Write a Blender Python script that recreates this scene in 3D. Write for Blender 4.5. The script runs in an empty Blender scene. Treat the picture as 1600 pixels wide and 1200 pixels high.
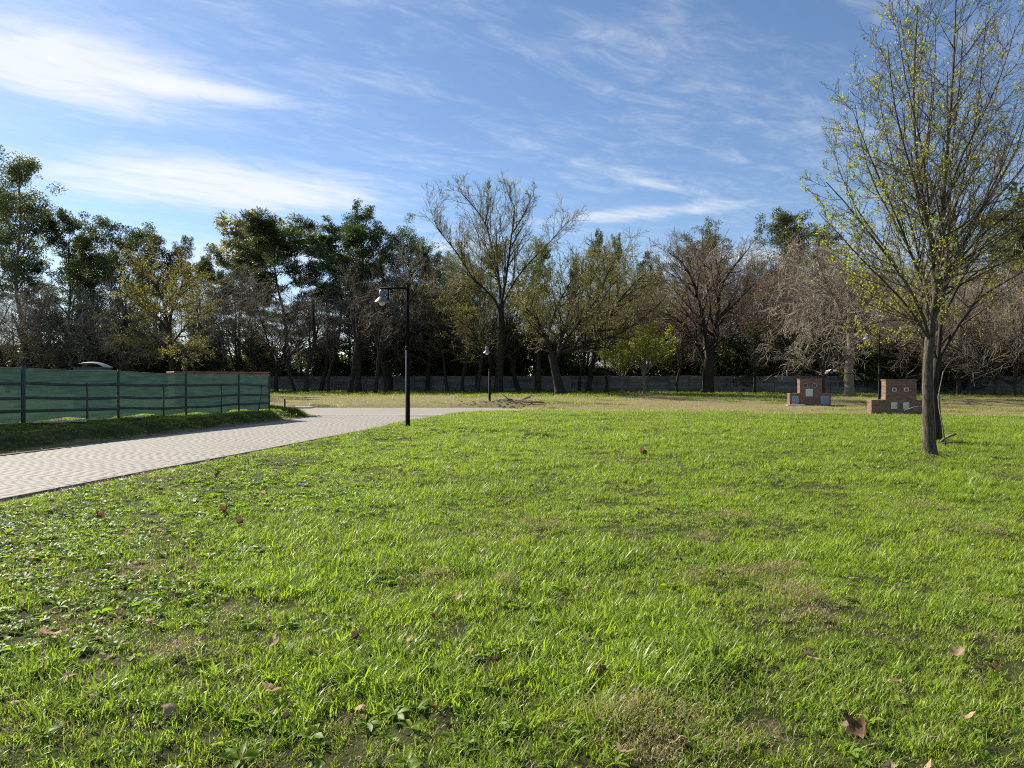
import bpy, math, random
import numpy as np
from mathutils import Vector
R = math.radians
S = bpy.context.scene
COL = S.collection

# ------------------------------------------------------------------ camera
EYE = 1.6
F = 1081.0                      # focal length in photo pixels (1600 wide)
HZ = 593.0                      # horizon row in the photo
cam_d = bpy.data.cameras.new('camera')
cam = bpy.data.objects.new('camera', cam_d); COL.objects.link(cam)
cam_d.sensor_width = 36.0; cam_d.lens = 36.0 * F / 1600.0
cam_d.clip_start = 0.05; cam_d.clip_end = 3000
cam.location = (0, 0, EYE)
cam.rotation_euler = (R(90) - math.atan((600 - HZ) / F), 0, 0)
S.camera = cam

# ------------------------------------------------------------------ light
SUN_EL = R(34); SUN_AZ = math.atan2(-0.8, 0.6)      # azimuth from +Y towards +X
SUN_DIR = Vector((math.sin(SUN_AZ) * math.cos(SUN_EL), math.cos(SUN_AZ) * math.cos(SUN_EL), math.sin(SUN_EL)))
sun_d = bpy.data.lights.new('sun', 'SUN'); sun_d.energy = 5.0; sun_d.angle = R(0.53); sun_d.color = (1.0, 0.93, 0.82)
sun = bpy.data.objects.new('sun', sun_d); COL.objects.link(sun)
sun.rotation_euler = (-SUN_DIR).to_track_quat('-Z', 'Y').to_euler()
sun.location = SUN_DIR * 60

W = bpy.data.worlds.new('World'); S.world = W; W.use_nodes = True
S.view_settings.view_transform = 'Standard'; S.view_settings.look = 'None'
S.view_settings.gamma = 1.0; S.view_settings.use_curve_mapping = False
S.view_settings.exposure = 1.12
S.render.engine = 'CYCLES'
S.cycles.max_bounces = 6; S.cycles.diffuse_bounces = 3; S.cycles.glossy_bounces = 2
S.cycles.transmission_bounces = 4; S.cycles.transparent_max_bounces = 8
S.cycles.caustics_reflective = False; S.cycles.caustics_refractive = False
S.cycles.use_denoising = False
S.cycles.filter_width = 1.1

class NT:
    """small helper around a node tree"""
    def __init__(s, t): s.t = t; t.nodes.clear()
    def n(s, typ, **kw):
        nd = s.t.nodes.new(typ)
        for k, v in kw.items(): setattr(nd, k, v)
        return nd
    def l(s, a, b): s.t.links.new(a, b)
    def put(s, sock, v):
        if hasattr(v, 'links') or isinstance(v, bpy.types.NodeSocket): s.l(v, sock)
        else: sock.default_value = v
    def m(s, op, a, b=0.0, c=None, clamp=False):
        nd = s.n('ShaderNodeMath', operation=op, use_clamp=clamp)
        s.put(nd.inputs[0], a); s.put(nd.inputs[1], b)
        if c is not None: s.put(nd.inputs[2], c)
        return nd.outputs[0]
    def mr(s, v, a, b, c=0.0, d=1.0, smooth=True):
        nd = s.n('ShaderNodeMapRange', interpolation_type='SMOOTHSTEP' if smooth else 'LINEAR')
        s.put(nd.inputs['Value'], v)
        for k, x in zip(('From Min', 'From Max', 'To Min', 'To Max'), (a, b, c, d)): nd.inputs[k].default_value = x
        return nd.outputs['Result']
    def mix(s, f, a, b, mode='MIX'):
        nd = s.n('ShaderNodeMix', data_type='RGBA', blend_type=mode)
        s.put(nd.inputs[0], f)
        for i, v in ((6, a), (7, b)):
            if isinstance(v, tuple): v = (v + (1,))[:4] if len(v) == 3 else v
            s.put(nd.inputs[i], v)
        return nd.outputs[2]
    def noise(s, vec, scale, detail=4, rough=0.55, dist=0.0):
        nd = s.n('ShaderNodeTexNoise'); nd.inputs['Scale'].default_value = scale
        nd.inputs['Detail'].default_value = detail; nd.inputs['Roughness'].default_value = rough
        nd.inputs['Distortion'].default_value = dist
        if vec is not None: s.l(vec, nd.inputs['Vector'])
        return nd.outputs['Fac']

w = NT(W.node_tree)
sky = w.n('ShaderNodeTexSky', sky_type='NISHITA', sun_disc=False)
sky.sun_elevation = SUN_EL; sky.sun_rotation = SUN_AZ
sky.air_density = 1.0; sky.dust_density = 0.25; sky.ozone_density = 2.6; sky.altitude = 30
tc = w.n('ShaderNodeTexCoord').outputs['Generated']
sep = w.n('ShaderNodeSeparateXYZ'); w.l(tc, sep.inputs[0])
zc = w.m('MAXIMUM', sep.outputs[2], 0.03)
comb = w.n('ShaderNodeCombineXYZ')
w.l(w.m('DIVIDE', sep.outputs[0], zc), comb.inputs[0]); w.l(w.m('DIVIDE', sep.outputs[1], zc), comb.inputs[1])
P = comb.outputs[0]             # position on a flat cloud layer of height 1
def wmap(loc, rot, scl):
    nd = w.n('ShaderNodeMapping', vector_type='TEXTURE'); w.l(P, nd.inputs['Vector'])
    nd.inputs['Location'].default_value = loc; nd.inputs['Rotation'].default_value = (0, 0, R(rot)); nd.inputs['Scale'].default_value = scl
    return nd.outputs[0]
def bank(x, y, rot, a, b, amp):
    nd = w.n('ShaderNodeVectorMath', operation='LENGTH'); w.l(wmap((x, y, 0), rot, (a, b, 1)), nd.inputs[0])
    return w.m('MULTIPLY', w.mr(nd.outputs['Value'], 0.15, 1.25, 1, 0), amp)
fil = w.noise(wmap((0.3, 0, 0), 40, (1.0, 0.42, 1)), 1.3, 9, 0.60, 0.9)
fin = w.noise(wmap((0, 3, 0), 34, (0.95, 0.5, 1)), 4.2, 9, 0.68, 0.9)
body = w.m('ADD', w.m('MULTIPLY', fil, 0.55), w.m('MULTIPLY', fin, 0.45))
banks = [bank(-1.48, 2.22, 45, 0.66, 0.40, 0.42), bank(-1.02, 2.42, 20, 0.34, 0.10, 0.20), bank(-1.52, 3.62, 14, 1.02, 0.62, 0.44), bank(-2.1, 5.6, 0, 1.9, 1.0, 0.20),
         bank(0.80, 4.15, -20, 0.95, 0.22, 0.26), bank(0.45, 3.30, 40, 0.75, 0.08, 0.07), bank(0.72, 3.55, 36, 0.26, 0.07, 0.16), bank(0.45, 2.15, 30, 1.2, 0.45, 0.03),
         bank(-0.40, 5.2, 0, 0.4, 0.35, 0.24), bank(2.2, 5.6, -15, 1.4, 0.5, 0.22), bank(-0.5, 2.55, 35, 1.1, 0.25, 0.05),
         bank(-0.6, -2.6, 10, 2.0, 0.7, 0.22), bank(3.4, -0.5, 60, 1.8, 0.6, 0.2)]
tot = body
for b in banks: tot = w.m('ADD', tot, b)
dens = w.mr(tot, 0.44, 1.02, 0, 1)
# towards the horizon the layer is seen edge-on and closes up
low = w.mr(sep.outputs[2], 0.02, 0.22, 0.22, 0.0)
dens = w.m('MULTIPLY', w.m('ADD', w.m('MULTIPLY', dens, 1.0), low, clamp=True), w.mr(sep.outputs[2], 0.0, 0.03, 0, 1))
skyc = w.mix(1.0, sky.outputs[0], (0.94, 1.0, 1.08), 'MULTIPLY')
colr = w.mix(w.m('MULTIPLY', dens, 0.86), skyc, (7.7, 7.8, 8.0))
bg = w.n('ShaderNodeBackground'); w.l(colr, bg.inputs[0]); bg.inputs[1].default_value = 0.0605
w.l(bg.outputs[0], w.n('ShaderNodeOutputWorld').inputs[0])

# ------------------------------------------------------------------ naming helpers
def empty(name, loc=(0, 0, 0), rz=0.0):
    o = bpy.data.objects.new(name, None); COL.objects.link(o)
    o.location = loc; o.rotation_euler = (0, 0, rz); o.empty_display_size = 0.2
    return o
def tag(o, label=None, cat=None, group=None, kind=None):
    if label: o['label'] = label
    if cat: o['category'] = cat
    if group: o['group'] = group
    if kind: o['kind'] = kind
    return o
def link(name, me, parent=None, loc=None, kind=None):
    o = bpy.data.objects.new(name, me); COL.objects.link(o)
    if parent: o.parent = parent
    if loc is not None: o.location = loc
    if kind: o['kind'] = kind
    return o
def copy_tree(o, parent=None):
    c = o.copy(); COL.objects.link(c)
    if parent: c.parent = parent
    for ch in list(o.children): copy_tree(ch, c)
    return c

def mesh_np(name, chunks, mats, smooth=False):
    """chunks: list of (V (n,3), F (m,k) int, material index[, colour per vertex])"""
    vs, li, ls, mi, cols, off, n = [], [], [], [], [], 0, 0
    anyc = any(len(c) > 3 for c in chunks)
    for c in chunks:
        V, Fc, m = c[:3]
        V = np.asarray(V, np.float32).reshape(-1, 3); Fc = np.asarray(Fc, np.int64)
        if len(Fc) == 0: continue
        k = Fc.shape[1]
        vs.append(V); li.append((Fc + off).ravel()); off += len(V)
        ls.append(np.full(len(Fc), k)); mi.append(np.full(len(Fc), m))
        if anyc: cols.append(np.asarray(c[3], np.float32) if len(c) > 3 else np.full(len(V), 0.5, np.float32))
    V = np.concatenate(vs); L = np.concatenate(li); T = np.concatenate(ls); MI = np.concatenate(mi)
    me = bpy.data.meshes.new(name)
    me.vertices.add(len(V)); me.vertices.foreach_set('co', V.ravel())
    me.loops.add(len(L)); me.loops.foreach_set('vertex_index', L.astype(np.int32))
    me.polygons.add(len(T))
    st = np.concatenate([[0], np.cumsum(T)[:-1]]).astype(np.int32)
    me.polygons.foreach_set('loop_start', st)
    for m in mats: me.materials.append(m)
    me.polygons.foreach_set('material_index', MI.astype(np.int32))
    if smooth: me.polygons.foreach_set('use_smooth', np.ones(len(T), bool))
    me.update(calc_edges=True); me.validate()
    if anyc:
        a = me.attributes.new('tint', 'FLOAT', 'POINT'); a.data.foreach_set('value', np.concatenate(cols))
    return me

class MB:
    """collects boxes, tubes and lathes into ONE mesh"""
    def __init__(s): s.v = []; s.f = []; s.sm = []
    def box(s, x0, x1, y0, y1, z0, z1, bev=0.0):
        import itertools
        o = len(s.v)
        if bev <= 0:
            s.v += [(x, y, z) for z in (z0, z1) for y in (y0, y1) for x in (x0, x1)]
            s.f += [tuple(o + i for i in q) for q in ((0, 2, 3, 1), (4, 5, 7, 6), (0, 1, 5, 4), (2, 6, 7, 3), (0, 4, 6, 2), (1, 3, 7, 5))]
            s.sm += [False] * 6
        else:
            b = bev
            rings = [(z0, b), (z0 + b, 0), (z1 - b, 0), (z1, b)]
            for z, i in rings:
                s.v += [(x0 + i, y0 + i, z), (x1 - i, y0 + i, z), (x1 - i, y1 - i, z), (x0 + i, y1 - i, z)]
            s.f.append((o + 3, o + 2, o + 1, o)); s.f.append((o + 12, o + 13, o + 14, o + 15))
            for r in range(3):
                for k in range(4):
                    a = o + r * 4 + k; c = o + r * 4 + (k + 1) % 4
                    s.f.append((a, c, c + 4, a + 4))
            s.sm += [False] * 14
        return s
    def lathe(s, prof, c=(0, 0, 0), n=16, axis='z'):
        o = len(s.v)
        for r, h in prof:
            for k in range(n):
                a = 2 * math.pi * k / n
                p = (r * math.cos(a), r * math.sin(a), h)
                if axis == 'x': p = (p[2], p[0], p[1])
                if axis == 'y': p = (p[0], p[2], p[1])
                s.v.append((p[0] + c[0], p[1] + c[1], p[2] + c[2]))
        for i in range(len(prof) - 1):
            for k in range(n):
                a = o + i * n + k; b = o + i * n + (k + 1) % n
                s.f.append((a, b, b + n, a + n)); s.sm.append(True)
        s.f.append(tuple(o + k for k in reversed(range(n)))); s.sm.append(False)
        s.f.append(tuple(o + (len(prof) - 1) * n + k for k in range(n))); s.sm.append(False)
        return s
    def tube(s, pts, rad, n=8):
        pts = [Vector(p) for p in pts]; o = len(s.v)
        if not hasattr(rad, '__len__'): rad = [rad] * len(pts)
        for i, p in enumerate(pts):
            t = (pts[min(i + 1, len(pts) - 1)] - pts[max(i - 1, 0)]).normalized()
            a = t.cross(Vector((0, 0, 1)) if abs(t.z) < 0.9 else Vector((1, 0, 0))).normalized(); b = t.cross(a)
            for k in range(n):
                q = 2 * math.pi * k / n
                s.v.append(tuple(p + (a * math.cos(q) + b * math.sin(q)) * rad[i]))
        for i in range(len(pts) - 1):
            for k in range(n):
                a = o + i * n + k; b = o + i * n + (k + 1) % n
                s.f.append((a, a + n, b + n, b)); s.sm.append(True)
        s.f.append(tuple(o + k for k in range(n))); s.sm.append(False)
        s.f.append(tuple(o + (len(pts) - 1) * n + k for k in reversed(range(n)))); s.sm.append(False)
        return s
    def mesh(s, name, mat):
        me = bpy.data.meshes.new(name); me.from_pydata(s.v, [], s.f)
        me.polygons.foreach_set('use_smooth', s.sm); me.materials.append(mat); me.update()
        return me
    def build(s, name, mat, parent=None, loc=None, kind=None): return link(name, s.mesh(name, mat), parent, loc, kind)

# ------------------------------------------------------------------ numpy noise
def vnoise(x, y, seed=0):
    x = np.asarray(x, float); y = np.asarray(y, float)
    xi = np.floor(x).astype(np.int64); yi = np.floor(y).astype(np.int64)
    fx = x - xi; fy = y - yi; fx = fx * fx * (3 - 2 * fx); fy = fy * fy * (3 - 2 * fy)
    def h(i, j):
        n = (i * 374761393 + j * 668265263 + seed * 974634777) & 0x7fffffff
        n = ((n ^ (n >> 13)) * 1274126177) & 0x7fffffff
        return ((n ^ (n >> 16)) & 0xffff) / 65535.0
    return (h(xi, yi) * (1 - fx) + h(xi + 1, yi) * fx) * (1 - fy) + (h(xi, yi + 1) * (1 - fx) + h(xi + 1, yi + 1) * fx) * fy
def fbm(x, y, seed=0, o=4):
    s = 0; a = 0.5; t = 0
    for k in range(o): s = s + a * vnoise(x * 2 ** k, y * 2 ** k, seed + k); t += a; a *= 0.5
    return s / t
def sst(a, b, x):
    t = np.clip((np.asarray(x, float) - a) / (b - a), 0, 1); return t * t * (3 - 2 * t)

# ------------------------------------------------------------------ terrain
RY = [-30, 0, 9.8, 12.6, 17.3, 24.2, 30.6, 33.0, 34.6]; RX = [-13.5, -8.5, -7.2, -6.75, -5.9, -4.75, -3.45, -2.5, -0.6]
LY = [-30, 0, 15.4, 17.5, 20.4, 23.9, 28.7, 32.4, 33.4]; LX = [-18.5, -13.4, -11.4, -11.1, -10.85, -10.3, -9.5, -9.05, -9.5]
ROADH = -0.10
CROSS = (33.4, 41.8, 0.6)       # cross road: near edge, far edge, right end
def xr(y): return np.interp(y, RY, RX)
def xl(y): return np.interp(y, LY, LX)
def lawn_edge(x): return 34.2 - 0.30 * np.clip(x, -2, 30) + 0.5 * (vnoise(np.asarray(x) * 0.9, np.asarray(x) * 0, 91) - 0.5)
def height(x, y):
    x = np.asarray(x, float); y = np.asarray(y, float)
    le = lawn_edge(x)
    base = 0.10 * sst(8, 28, y)
    # beyond the lawn: a shallow dip, then a gentle rise to the wall
    far = -0.06 + 0.32 * sst(42, 54, y) + 0.08 * sst(56, 80, y)
    h = base + (far - base) * sst(-0.6, 1.6, y - le)
    # lawn bumps
    h = h + (fbm(x * 0.8, y * 0.8, 5) - 0.5) * 0.09 * sst(-1, 2, x - xr(y)) + (fbm(x * 3.1, y * 3.1, 9, 3) - 0.5) * 0.035
    # fall to the edge of the brick road
    dr = x - xr(y)
    m = (1 - sst(0.0, 1.1, dr)) * (1 - sst(33, 35, y))
    h = h * (1 - m) + (ROADH - 0.015) * m
    # bank under the fence
    dl = xl(np.minimum(y, 33.4)) - x
    bk = -0.09 + 0.36 * sst(0.25, 1.05, dl + 0.25 * (vnoise(y * 1.3, y * 0, 3) - 0.5)) + 0.19 * sst(1.0, 3.2, dl) + (fbm(x * 2.2, y * 2.2, 31) - 0.5) * 0.10 * sst(0.3, 1.2, dl)
    fade = 1 - sst(32.3, 33.35, y)
    mb = sst(-0.1, 0.1, dl) * fade
    h = h * (1 - mb) + bk * mb
    # cross road and the rough bank behind it
    inr = (1 - sst(-0.4, 0.7, x - CROSS[2])) * sst(-0.35, 0.0, y - CROSS[0]) * (1 - sst(0.0, 0.25, y - CROSS[1]))
    onleg = (dr < 0.02) & (dl < 0.02) & (y < 33.6)
    bb = (1 - sst(2, 9, x)) * sst(0.1, 0.9, y - CROSS[1]) * (1 - sst(3, 9, y - CROSS[1]))
    h = h + bb * (0.10 + 0.22 * (fbm(x * 0.9, y * 0.9, 17) - 0.4))
    h = h * (1 - inr) + (ROADH - 0.06) * inr
    h = np.where(onleg, ROADH - 0.06, h)
    # heap of dug earth beside the small lamp
    g = np.exp(-(((x + 0.4) / 1.9) ** 2 + ((y - 43.6) / 1.3) ** 2))
    h = h + g * 0.22 * (0.6 + fbm(x * 2, y * 2, 44))
    return h
def hh(x, y): return float(height(np.array([x]), np.array([y]))[0])
def at(px, z): return (px - 800.0) / F * z            # X of a thing seen in column px at distance z

def axis(a0, a1, step, lo, hi, g=1.22):
    c = list(np.arange(a0, a1 + 1e-6, step)); s = step
    while c[-1] < hi: s *= g; c.append(c[-1] + s)
    s = step; pre = []
    x = a0
    while x > lo: s *= g; x -= s; pre.append(x)
    return np.array(pre[::-1] + c)
gx = axis(-20, 24, 0.2, -420, 420); gy = axis(1.0, 50, 0.2, -60, 700)
GX, GY = np.meshgrid(gx, gy)
GZ = height(GX, GY)
nx, ny = len(gx), len(gy)
idx = np.arange(nx * ny).reshape(ny, nx)
GF = np.stack([idx[:-1, :-1], idx[:-1, 1:], idx[1:, 1:], idx[1:, :-1]], -1).reshape(-1, 4)

SOIL = [(-4.1, 5.6, 0.75), (-3.2, 5.9, 0.4), (-2.35, 3.15, 0.28), (-2.2, 3.7, 0.22), (-1.65, 3.55, 0.2), (-2.7, 4.3, 0.35), (-1.9, 4.8, 0.3), (0.55, 3.0, 0.28), (0.2, 3.2, 0.18), (1.15, 3.1, 0.2), (-1.0, 4.0, 0.2), (-3.9, 7.2, 0.5), (-2.0, 6.6, 0.4)]
def zones(x, y):
    """what the ground carries: green cover, dry straw, bare soil (0..1 each)"""
    x = np.asarray(x, float); y = np.asarray(y, float)
    le = lawn_edge(x); dr = x - xr(y); dl = xl(np.minimum(y, 33.4)) - x
    n1 = fbm(x * 0.45, y * 0.45, 61); n2 = fbm(x * 1.3, y * 1.3, 71); n3 = fbm(x * 0.16, y * 0.16, 81)
    lawn = sst(-0.3, 0.5, le - y) * sst(0.15, 0.9, dr + 0.5 * (n2 - 0.5))
    bankg = sst(0.1, 0.5, dl + 0.6 * (n2 - 0.5)) * (1 - sst(32.4, 33.4, y)) * 0.9
    farg = sst(50, 60, y + 14 * (n3 - 0.5)) * (0.35 + 0.65 * sst(0.45, 0.6, n3 + 0.25 * (n2 - .5) + 0.004 * (y - 55)))
    far_mix = sst(0.50, 0.66, n1 * 0.6 + n3 * 0.4) * 0.55 * sst(0, 1, y - le)
    green = np.maximum(np.maximum(lawn, bankg), np.maximum(farg * sst(0, 1, y - le), far_mix))
    soil = sst(0.60, 0.72, n2 * 0.55 + n1 * 0.45) * sst(-2, 7, -x - 1.2 + 0.12 * y) * (y < 33) * 0.7
    for sx_, sy_, sr_ in SOIL: soil = np.maximum(soil, 0.8 * np.exp(-(((x - sx_) / (.75 * sr_)) ** 2 + ((y - sy_) / (.85 * sr_)) ** 2) ** 1.5) * sst(0.30, 0.55, n2 + 0.1))
    soil = np.maximum(soil, (1 - sst(0.25, 0.7, np.abs(dr - 0.2) + 0.5 * (n2 - 0.5))) * 0.75 * (y < 36))
    soil = np.maximum(soil, np.exp(-(((x + 0.4) / 1.9) ** 2 + ((y - 43.6) / 1.3) ** 2)) * 1.2)
    soil = np.maximum(soil, (1 - sst(0.15, 0.5, dl)) * sst(-0.2, 0.1, dl) * 0.9 * (y < 34))
    return np.clip(green, 0, 1), np.clip(soil, 0, 1)

# ------------------------------------------------------------------ materials
def material(name):
    m = bpy.data.materials.new(name); m.use_nodes = True
    t = NT(m.node_tree); out = t.n('ShaderNodeOutputMaterial')
    return m, t, out
def pbsdf(t, col, rough=0.8, spec=0.3, metal=0.0, normal=None):
    b = t.n('ShaderNodeBsdfPrincipled')
    if isinstance(col, tuple): col = (col + (1,))[:4]
    t.put(b.inputs['Base Color'], col); t.put(b.inputs['Roughness'], rough)
    b.inputs['Specular IOR Level'].default_value = spec; b.inputs['Metallic'].default_value = metal
    if normal is not None: t.l(normal, b.inputs['Normal'])
    return b
def bump(t, h, strength=0.5, dist=0.02):
    b = t.n('ShaderNodeBump'); b.inputs['Strength'].default_value = strength; b.inputs['Distance'].default_value = dist
    t.l(h, b.inputs['Height']); return b.outputs[0]
def coords(t, kind='Object'): return t.n('ShaderNodeTexCoord').outputs[kind]
def simple(name, c1, c2, scale=6, rough=0.8, spec=0.3, metal=0.0, bs=0.3, bd=0.01, detail=5, stretch=None):
    m, t, out = material(name); v = coords(t)
    if stretch:
        mp = t.n('ShaderNodeMapping'); t.l(v, mp.inputs[0]); mp.inputs['Scale'].default_value = stretch; v = mp.outputs[0]
    n = t.noise(v, scale, detail, 0.6)
    c = t.mix(t.mr(n, 0.3, 0.7), c1, c2)
    b = pbsdf(t, c, rough, spec, metal, bump(t, n, bs, bd) if bs else None)
    t.l(b.outputs[0], out.inputs[0]); return m

def bark(name, c1, c2, scale=5.0, bs=0.9):
    m, t, out = material(name); v = coords(t)
    mp = t.n('ShaderNodeMapping'); t.l(v, mp.inputs[0]); mp.inputs['Scale'].default_value = (1, 1, 0.22)
    n = t.noise(mp.outputs[0], scale * 3, 8, 0.68, 0.4); g = t.noise(v, 0.7, 3)
    c = t.mix(t.mr(n, 0.3, 0.68), c1, c2); c = t.mix(t.m('MULTIPLY', t.mr(g, 0.5, 0.7), 0.45), c, tuple(0.55 * x for x in c2[:2]) + (0.4 * c2[2],))
    b = pbsdf(t, c, 0.92, 0.15, 0, bump(t, n, bs, 0.03)); t.l(b.outputs[0], out.inputs[0]); return m
def leafmat(name, c1, c2, trans=0.35, c3=None, rough=0.55, spec=0.3, tcol=None):
    m, t, out = material(name)
    rnd = t.n('ShaderNodeNewGeometry').outputs['Random Per Island']
    oi = t.n('ShaderNodeObjectInfo').outputs['Random']
    c = t.mix(rnd, c1, c2)
    if c3: c = t.mix(t.mr(rnd, 0.80, 0.95), c, c3)
    hs = t.n('ShaderNodeHueSaturation'); t.l(c, hs.inputs['Color'])
    t.l(t.m('MULTIPLY_ADD', oi, 0.36, 0.82), hs.inputs['Value']); t.l(t.m('MULTIPLY_ADD', oi, 0.03, 0.485), hs.inputs['Hue'])
    c = hs.outputs[0]
    b = pbsdf(t, c, rough, spec)
    tr = t.n('ShaderNodeBsdfTranslucent'); t.l(t.mix(1.0, c, tcol or (1.25, 1.3, 0.6), 'MULTIPLY'), tr.inputs[0])
    mx = t.n('ShaderNodeMixShader'); mx.inputs[0].default_value = trans
    t.l(b.outputs[0], mx.inputs[1]); t.l(tr.outputs[0], mx.inputs[2]); t.l(mx.outputs[0], out.inputs[0])
    return m
def twigmat(name, c1, c2):
    m, t, out = material(name)
    rnd = t.n('ShaderNodeNewGeometry').outputs['Random Per Island']
    c = t.mix(rnd, c1, c2)
    b = pbsdf(t, c, 0.85, 0.2); t.l(b.outputs[0], out.inputs[0]); return m

def ground_mat():
    m, t, out = material('ground_cover'); v = coords(t)
    def att(nm): a = t.n('ShaderNodeAttribute'); a.attribute_name = nm; return a.outputs['Fac']
    g, s = att('green'), att('soil')
    nf = t.noise(v, 22, 6, 0.7); nm = t.noise(v, 2.6, 6, 0.65); nb = t.noise(v, 0.35, 4, 0.6)
    dry = t.mix(t.mr(nf, 0.3, 0.7), (0.15, 0.12, 0.055), (0.33, 0.275, 0.135))
    dry = t.mix(t.m('MULTIPLY', t.mr(nm, 0.42, 0.62), 0.7), dry, (0.15, 0.165, 0.045))
    dry = t.mix(t.m('MULTIPLY', t.mr(nb, 0.45, 0.62), 0.4), dry, (0.22, 0.16, 0.09))
    soil = t.mix(t.mr(nf, 0.3, 0.7), (0.085, 0.058, 0.038), (0.25, 0.185, 0.125))
    grn = t.mix(t.mr(nm, 0.35, 0.65), (0.028, 0.036, 0.010), (0.062, 0.072, 0.020))
    grn = t.mix(t.m('MULTIPLY', t.mr(nf, 0.45, 0.7), 0.5), grn, (0.13, 0.098, 0.055))
    c = t.mix(t.mr(t.m('ADD', g, t.m('MULTIPLY', t.m('SUBTRACT', nm, 0.5), 0.5)), 0.3, 0.7), dry, grn)
    c = t.mix(t.mr(t.m('ADD', s, t.m('MULTIPLY', t.m('SUBTRACT', nf, 0.5), 0.6)), 0.35, 0.75), c, soil)
    b = pbsdf(t, c, 0.95, 0.1, 0, bump(t, t.m('ADD', nf, t.m('MULTIPLY', nm, 0.7)), 1.0, 0.05)); t.l(b.outputs[0], out.inputs[0]); return m

M = {}
M['ground'] = ground_mat()
M['bark_grey'] = bark('bark_grey', (0.085, 0.07, 0.052), (0.27, 0.225, 0.165))
M['bark_mid'] = bark('bark_mid', (0.03, 0.025, 0.018), (0.15, 0.128, 0.096), 9.0)
M['bark_dark'] = bark('bark_dark', (0.018, 0.0145, 0.011), (0.062, 0.052, 0.040))
M['bark_pale'] = bark('bark_pale', (0.16, 0.135, 0.10), (0.38, 0.33, 0.26))
M['twig_grey'] = twigmat('twig_grey', (0.16, 0.138, 0.10), (0.36, 0.315, 0.235))
M['twig_pale'] = twigmat('twig_pale', (0.17, 0.145, 0.105), (0.33, 0.285, 0.21))
M['twig_red'] = twigmat('twig_red', (0.19, 0.145, 0.10), (0.36, 0.28, 0.20))
M['twig_olive'] = twigmat('twig_olive', (0.15, 0.125, 0.05), (0.28, 0.25, 0.10))
M['twig_dark'] = twigmat('twig_dark', (0.085, 0.066, 0.048), (0.19, 0.155, 0.115))
M['twig_brown'] = twigmat('twig_brown', (0.10, 0.083, 0.055), (0.22, 0.185, 0.125))
M['bud'] = leafmat('bud_leaves', (0.24, 0.26, 0.035), (0.39, 0.395, 0.075), 0.48)
M['bud_olive'] = leafmat('olive_bud_leaves', (0.20, 0.19, 0.06), (0.33, 0.305, 0.115), 0.45)
M['leaf_dark'] = leafmat('dark_leaves', (0.030, 0.048, 0.016), (0.085, 0.11, 0.038), 0.36, (0.14, 0.14, 0.06))
M['leaf_euc'] = leafmat('grey_green_leaves', (0.065, 0.085, 0.042), (0.17, 0.19, 0.095), 0.38, (0.26, 0.26, 0.16))
M['leaf_pine'] = leafmat('pine_needles', (0.028, 0.048, 0.018), (0.08, 0.11, 0.04), 0.34, (0.12, 0.14, 0.06))
M['leaf_yellow'] = leafmat('yellowing_leaves', (0.17, 0.16, 0.06), (0.33, 0.29, 0.15), 0.35)
M['leaf_brown'] = leafmat('brown_dark_leaves', (0.055, 0.055, 0.024), (0.13, 0.115, 0.05), 0.36)

# ------------------------------------------------------------------ ground and roads
g_, s_ = zones(GX.ravel(), GY.ravel())
me = mesh_np('ground', [(np.stack([GX, GY, GZ], -1).reshape(-1, 3), GF, 0)], [M['ground']], smooth=True)
for nm, arr in (('green', g_), ('soil', s_)):
    a = me.attributes.new(nm, 'FLOAT', 'POINT'); a.data.foreach_set('value', arr.astype(np.float32))
tag(link('ground', me), kind='structure')

def paver_mat(name, attr=True):
    m, t, out = material(name); v = coords(t, 'Object')
    gpos = t.n('ShaderNodeNewGeometry').outputs['Position']
    n = t.noise(gpos, 60, 4, 0.7); big = t.noise(gpos, 0.9, 5, 0.6)
    a = t.n('ShaderNodeAttribute'); a.attribute_name = 'tint'
    c = t.mix(a.outputs['Fac'], (0.222, 0.206, 0.174), (0.268, 0.250, 0.212))
    c = t.mix(t.m('MULTIPLY', t.mr(big, 0.4, 0.7), 0.4), c, (0.235, 0.21, 0.17))
    c = t.mix(t.m('MULTIPLY', t.mr(n, 0.35, 0.75), 0.35), c, (0.24, 0.215, 0.18))
    b = pbsdf(t, c, 0.85, 0.25, 0, bump(t, n, 0.35, 0.004)); t.l(b.outputs[0], out.inputs[0]); return m
M['paver'] = paver_mat('concrete_paver')
M['joint'] = simple('joint_sand', (0.16, 0.142, 0.112), (0.225, 0.204, 0.165), 30, 0.95, 0.1)
M['concrete'] = simple('pale_concrete', (0.36, 0.33, 0.28), (0.52, 0.48, 0.42), 9, 0.9, 0.2)

# road bed: strip that follows the two edges
ys = np.linspace(-12, 33.3, 120)
bx0, bx1 = xl(ys) - 0.03, xr(ys) + 0.03
V = np.concatenate([np.stack([bx0, ys, np.full_like(ys, ROADH - 0.006)], -1), np.stack([bx1, ys, np.full_like(ys, ROADH - 0.006)], -1)])
n = len(ys); Fq = np.array([[i, n + i, n + i + 1, i + 1] for i in range(n - 1)])
road = tag(link('road', mesh_np('road', [(V, Fq, 0)], [M['joint']])), kind='structure')
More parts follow.
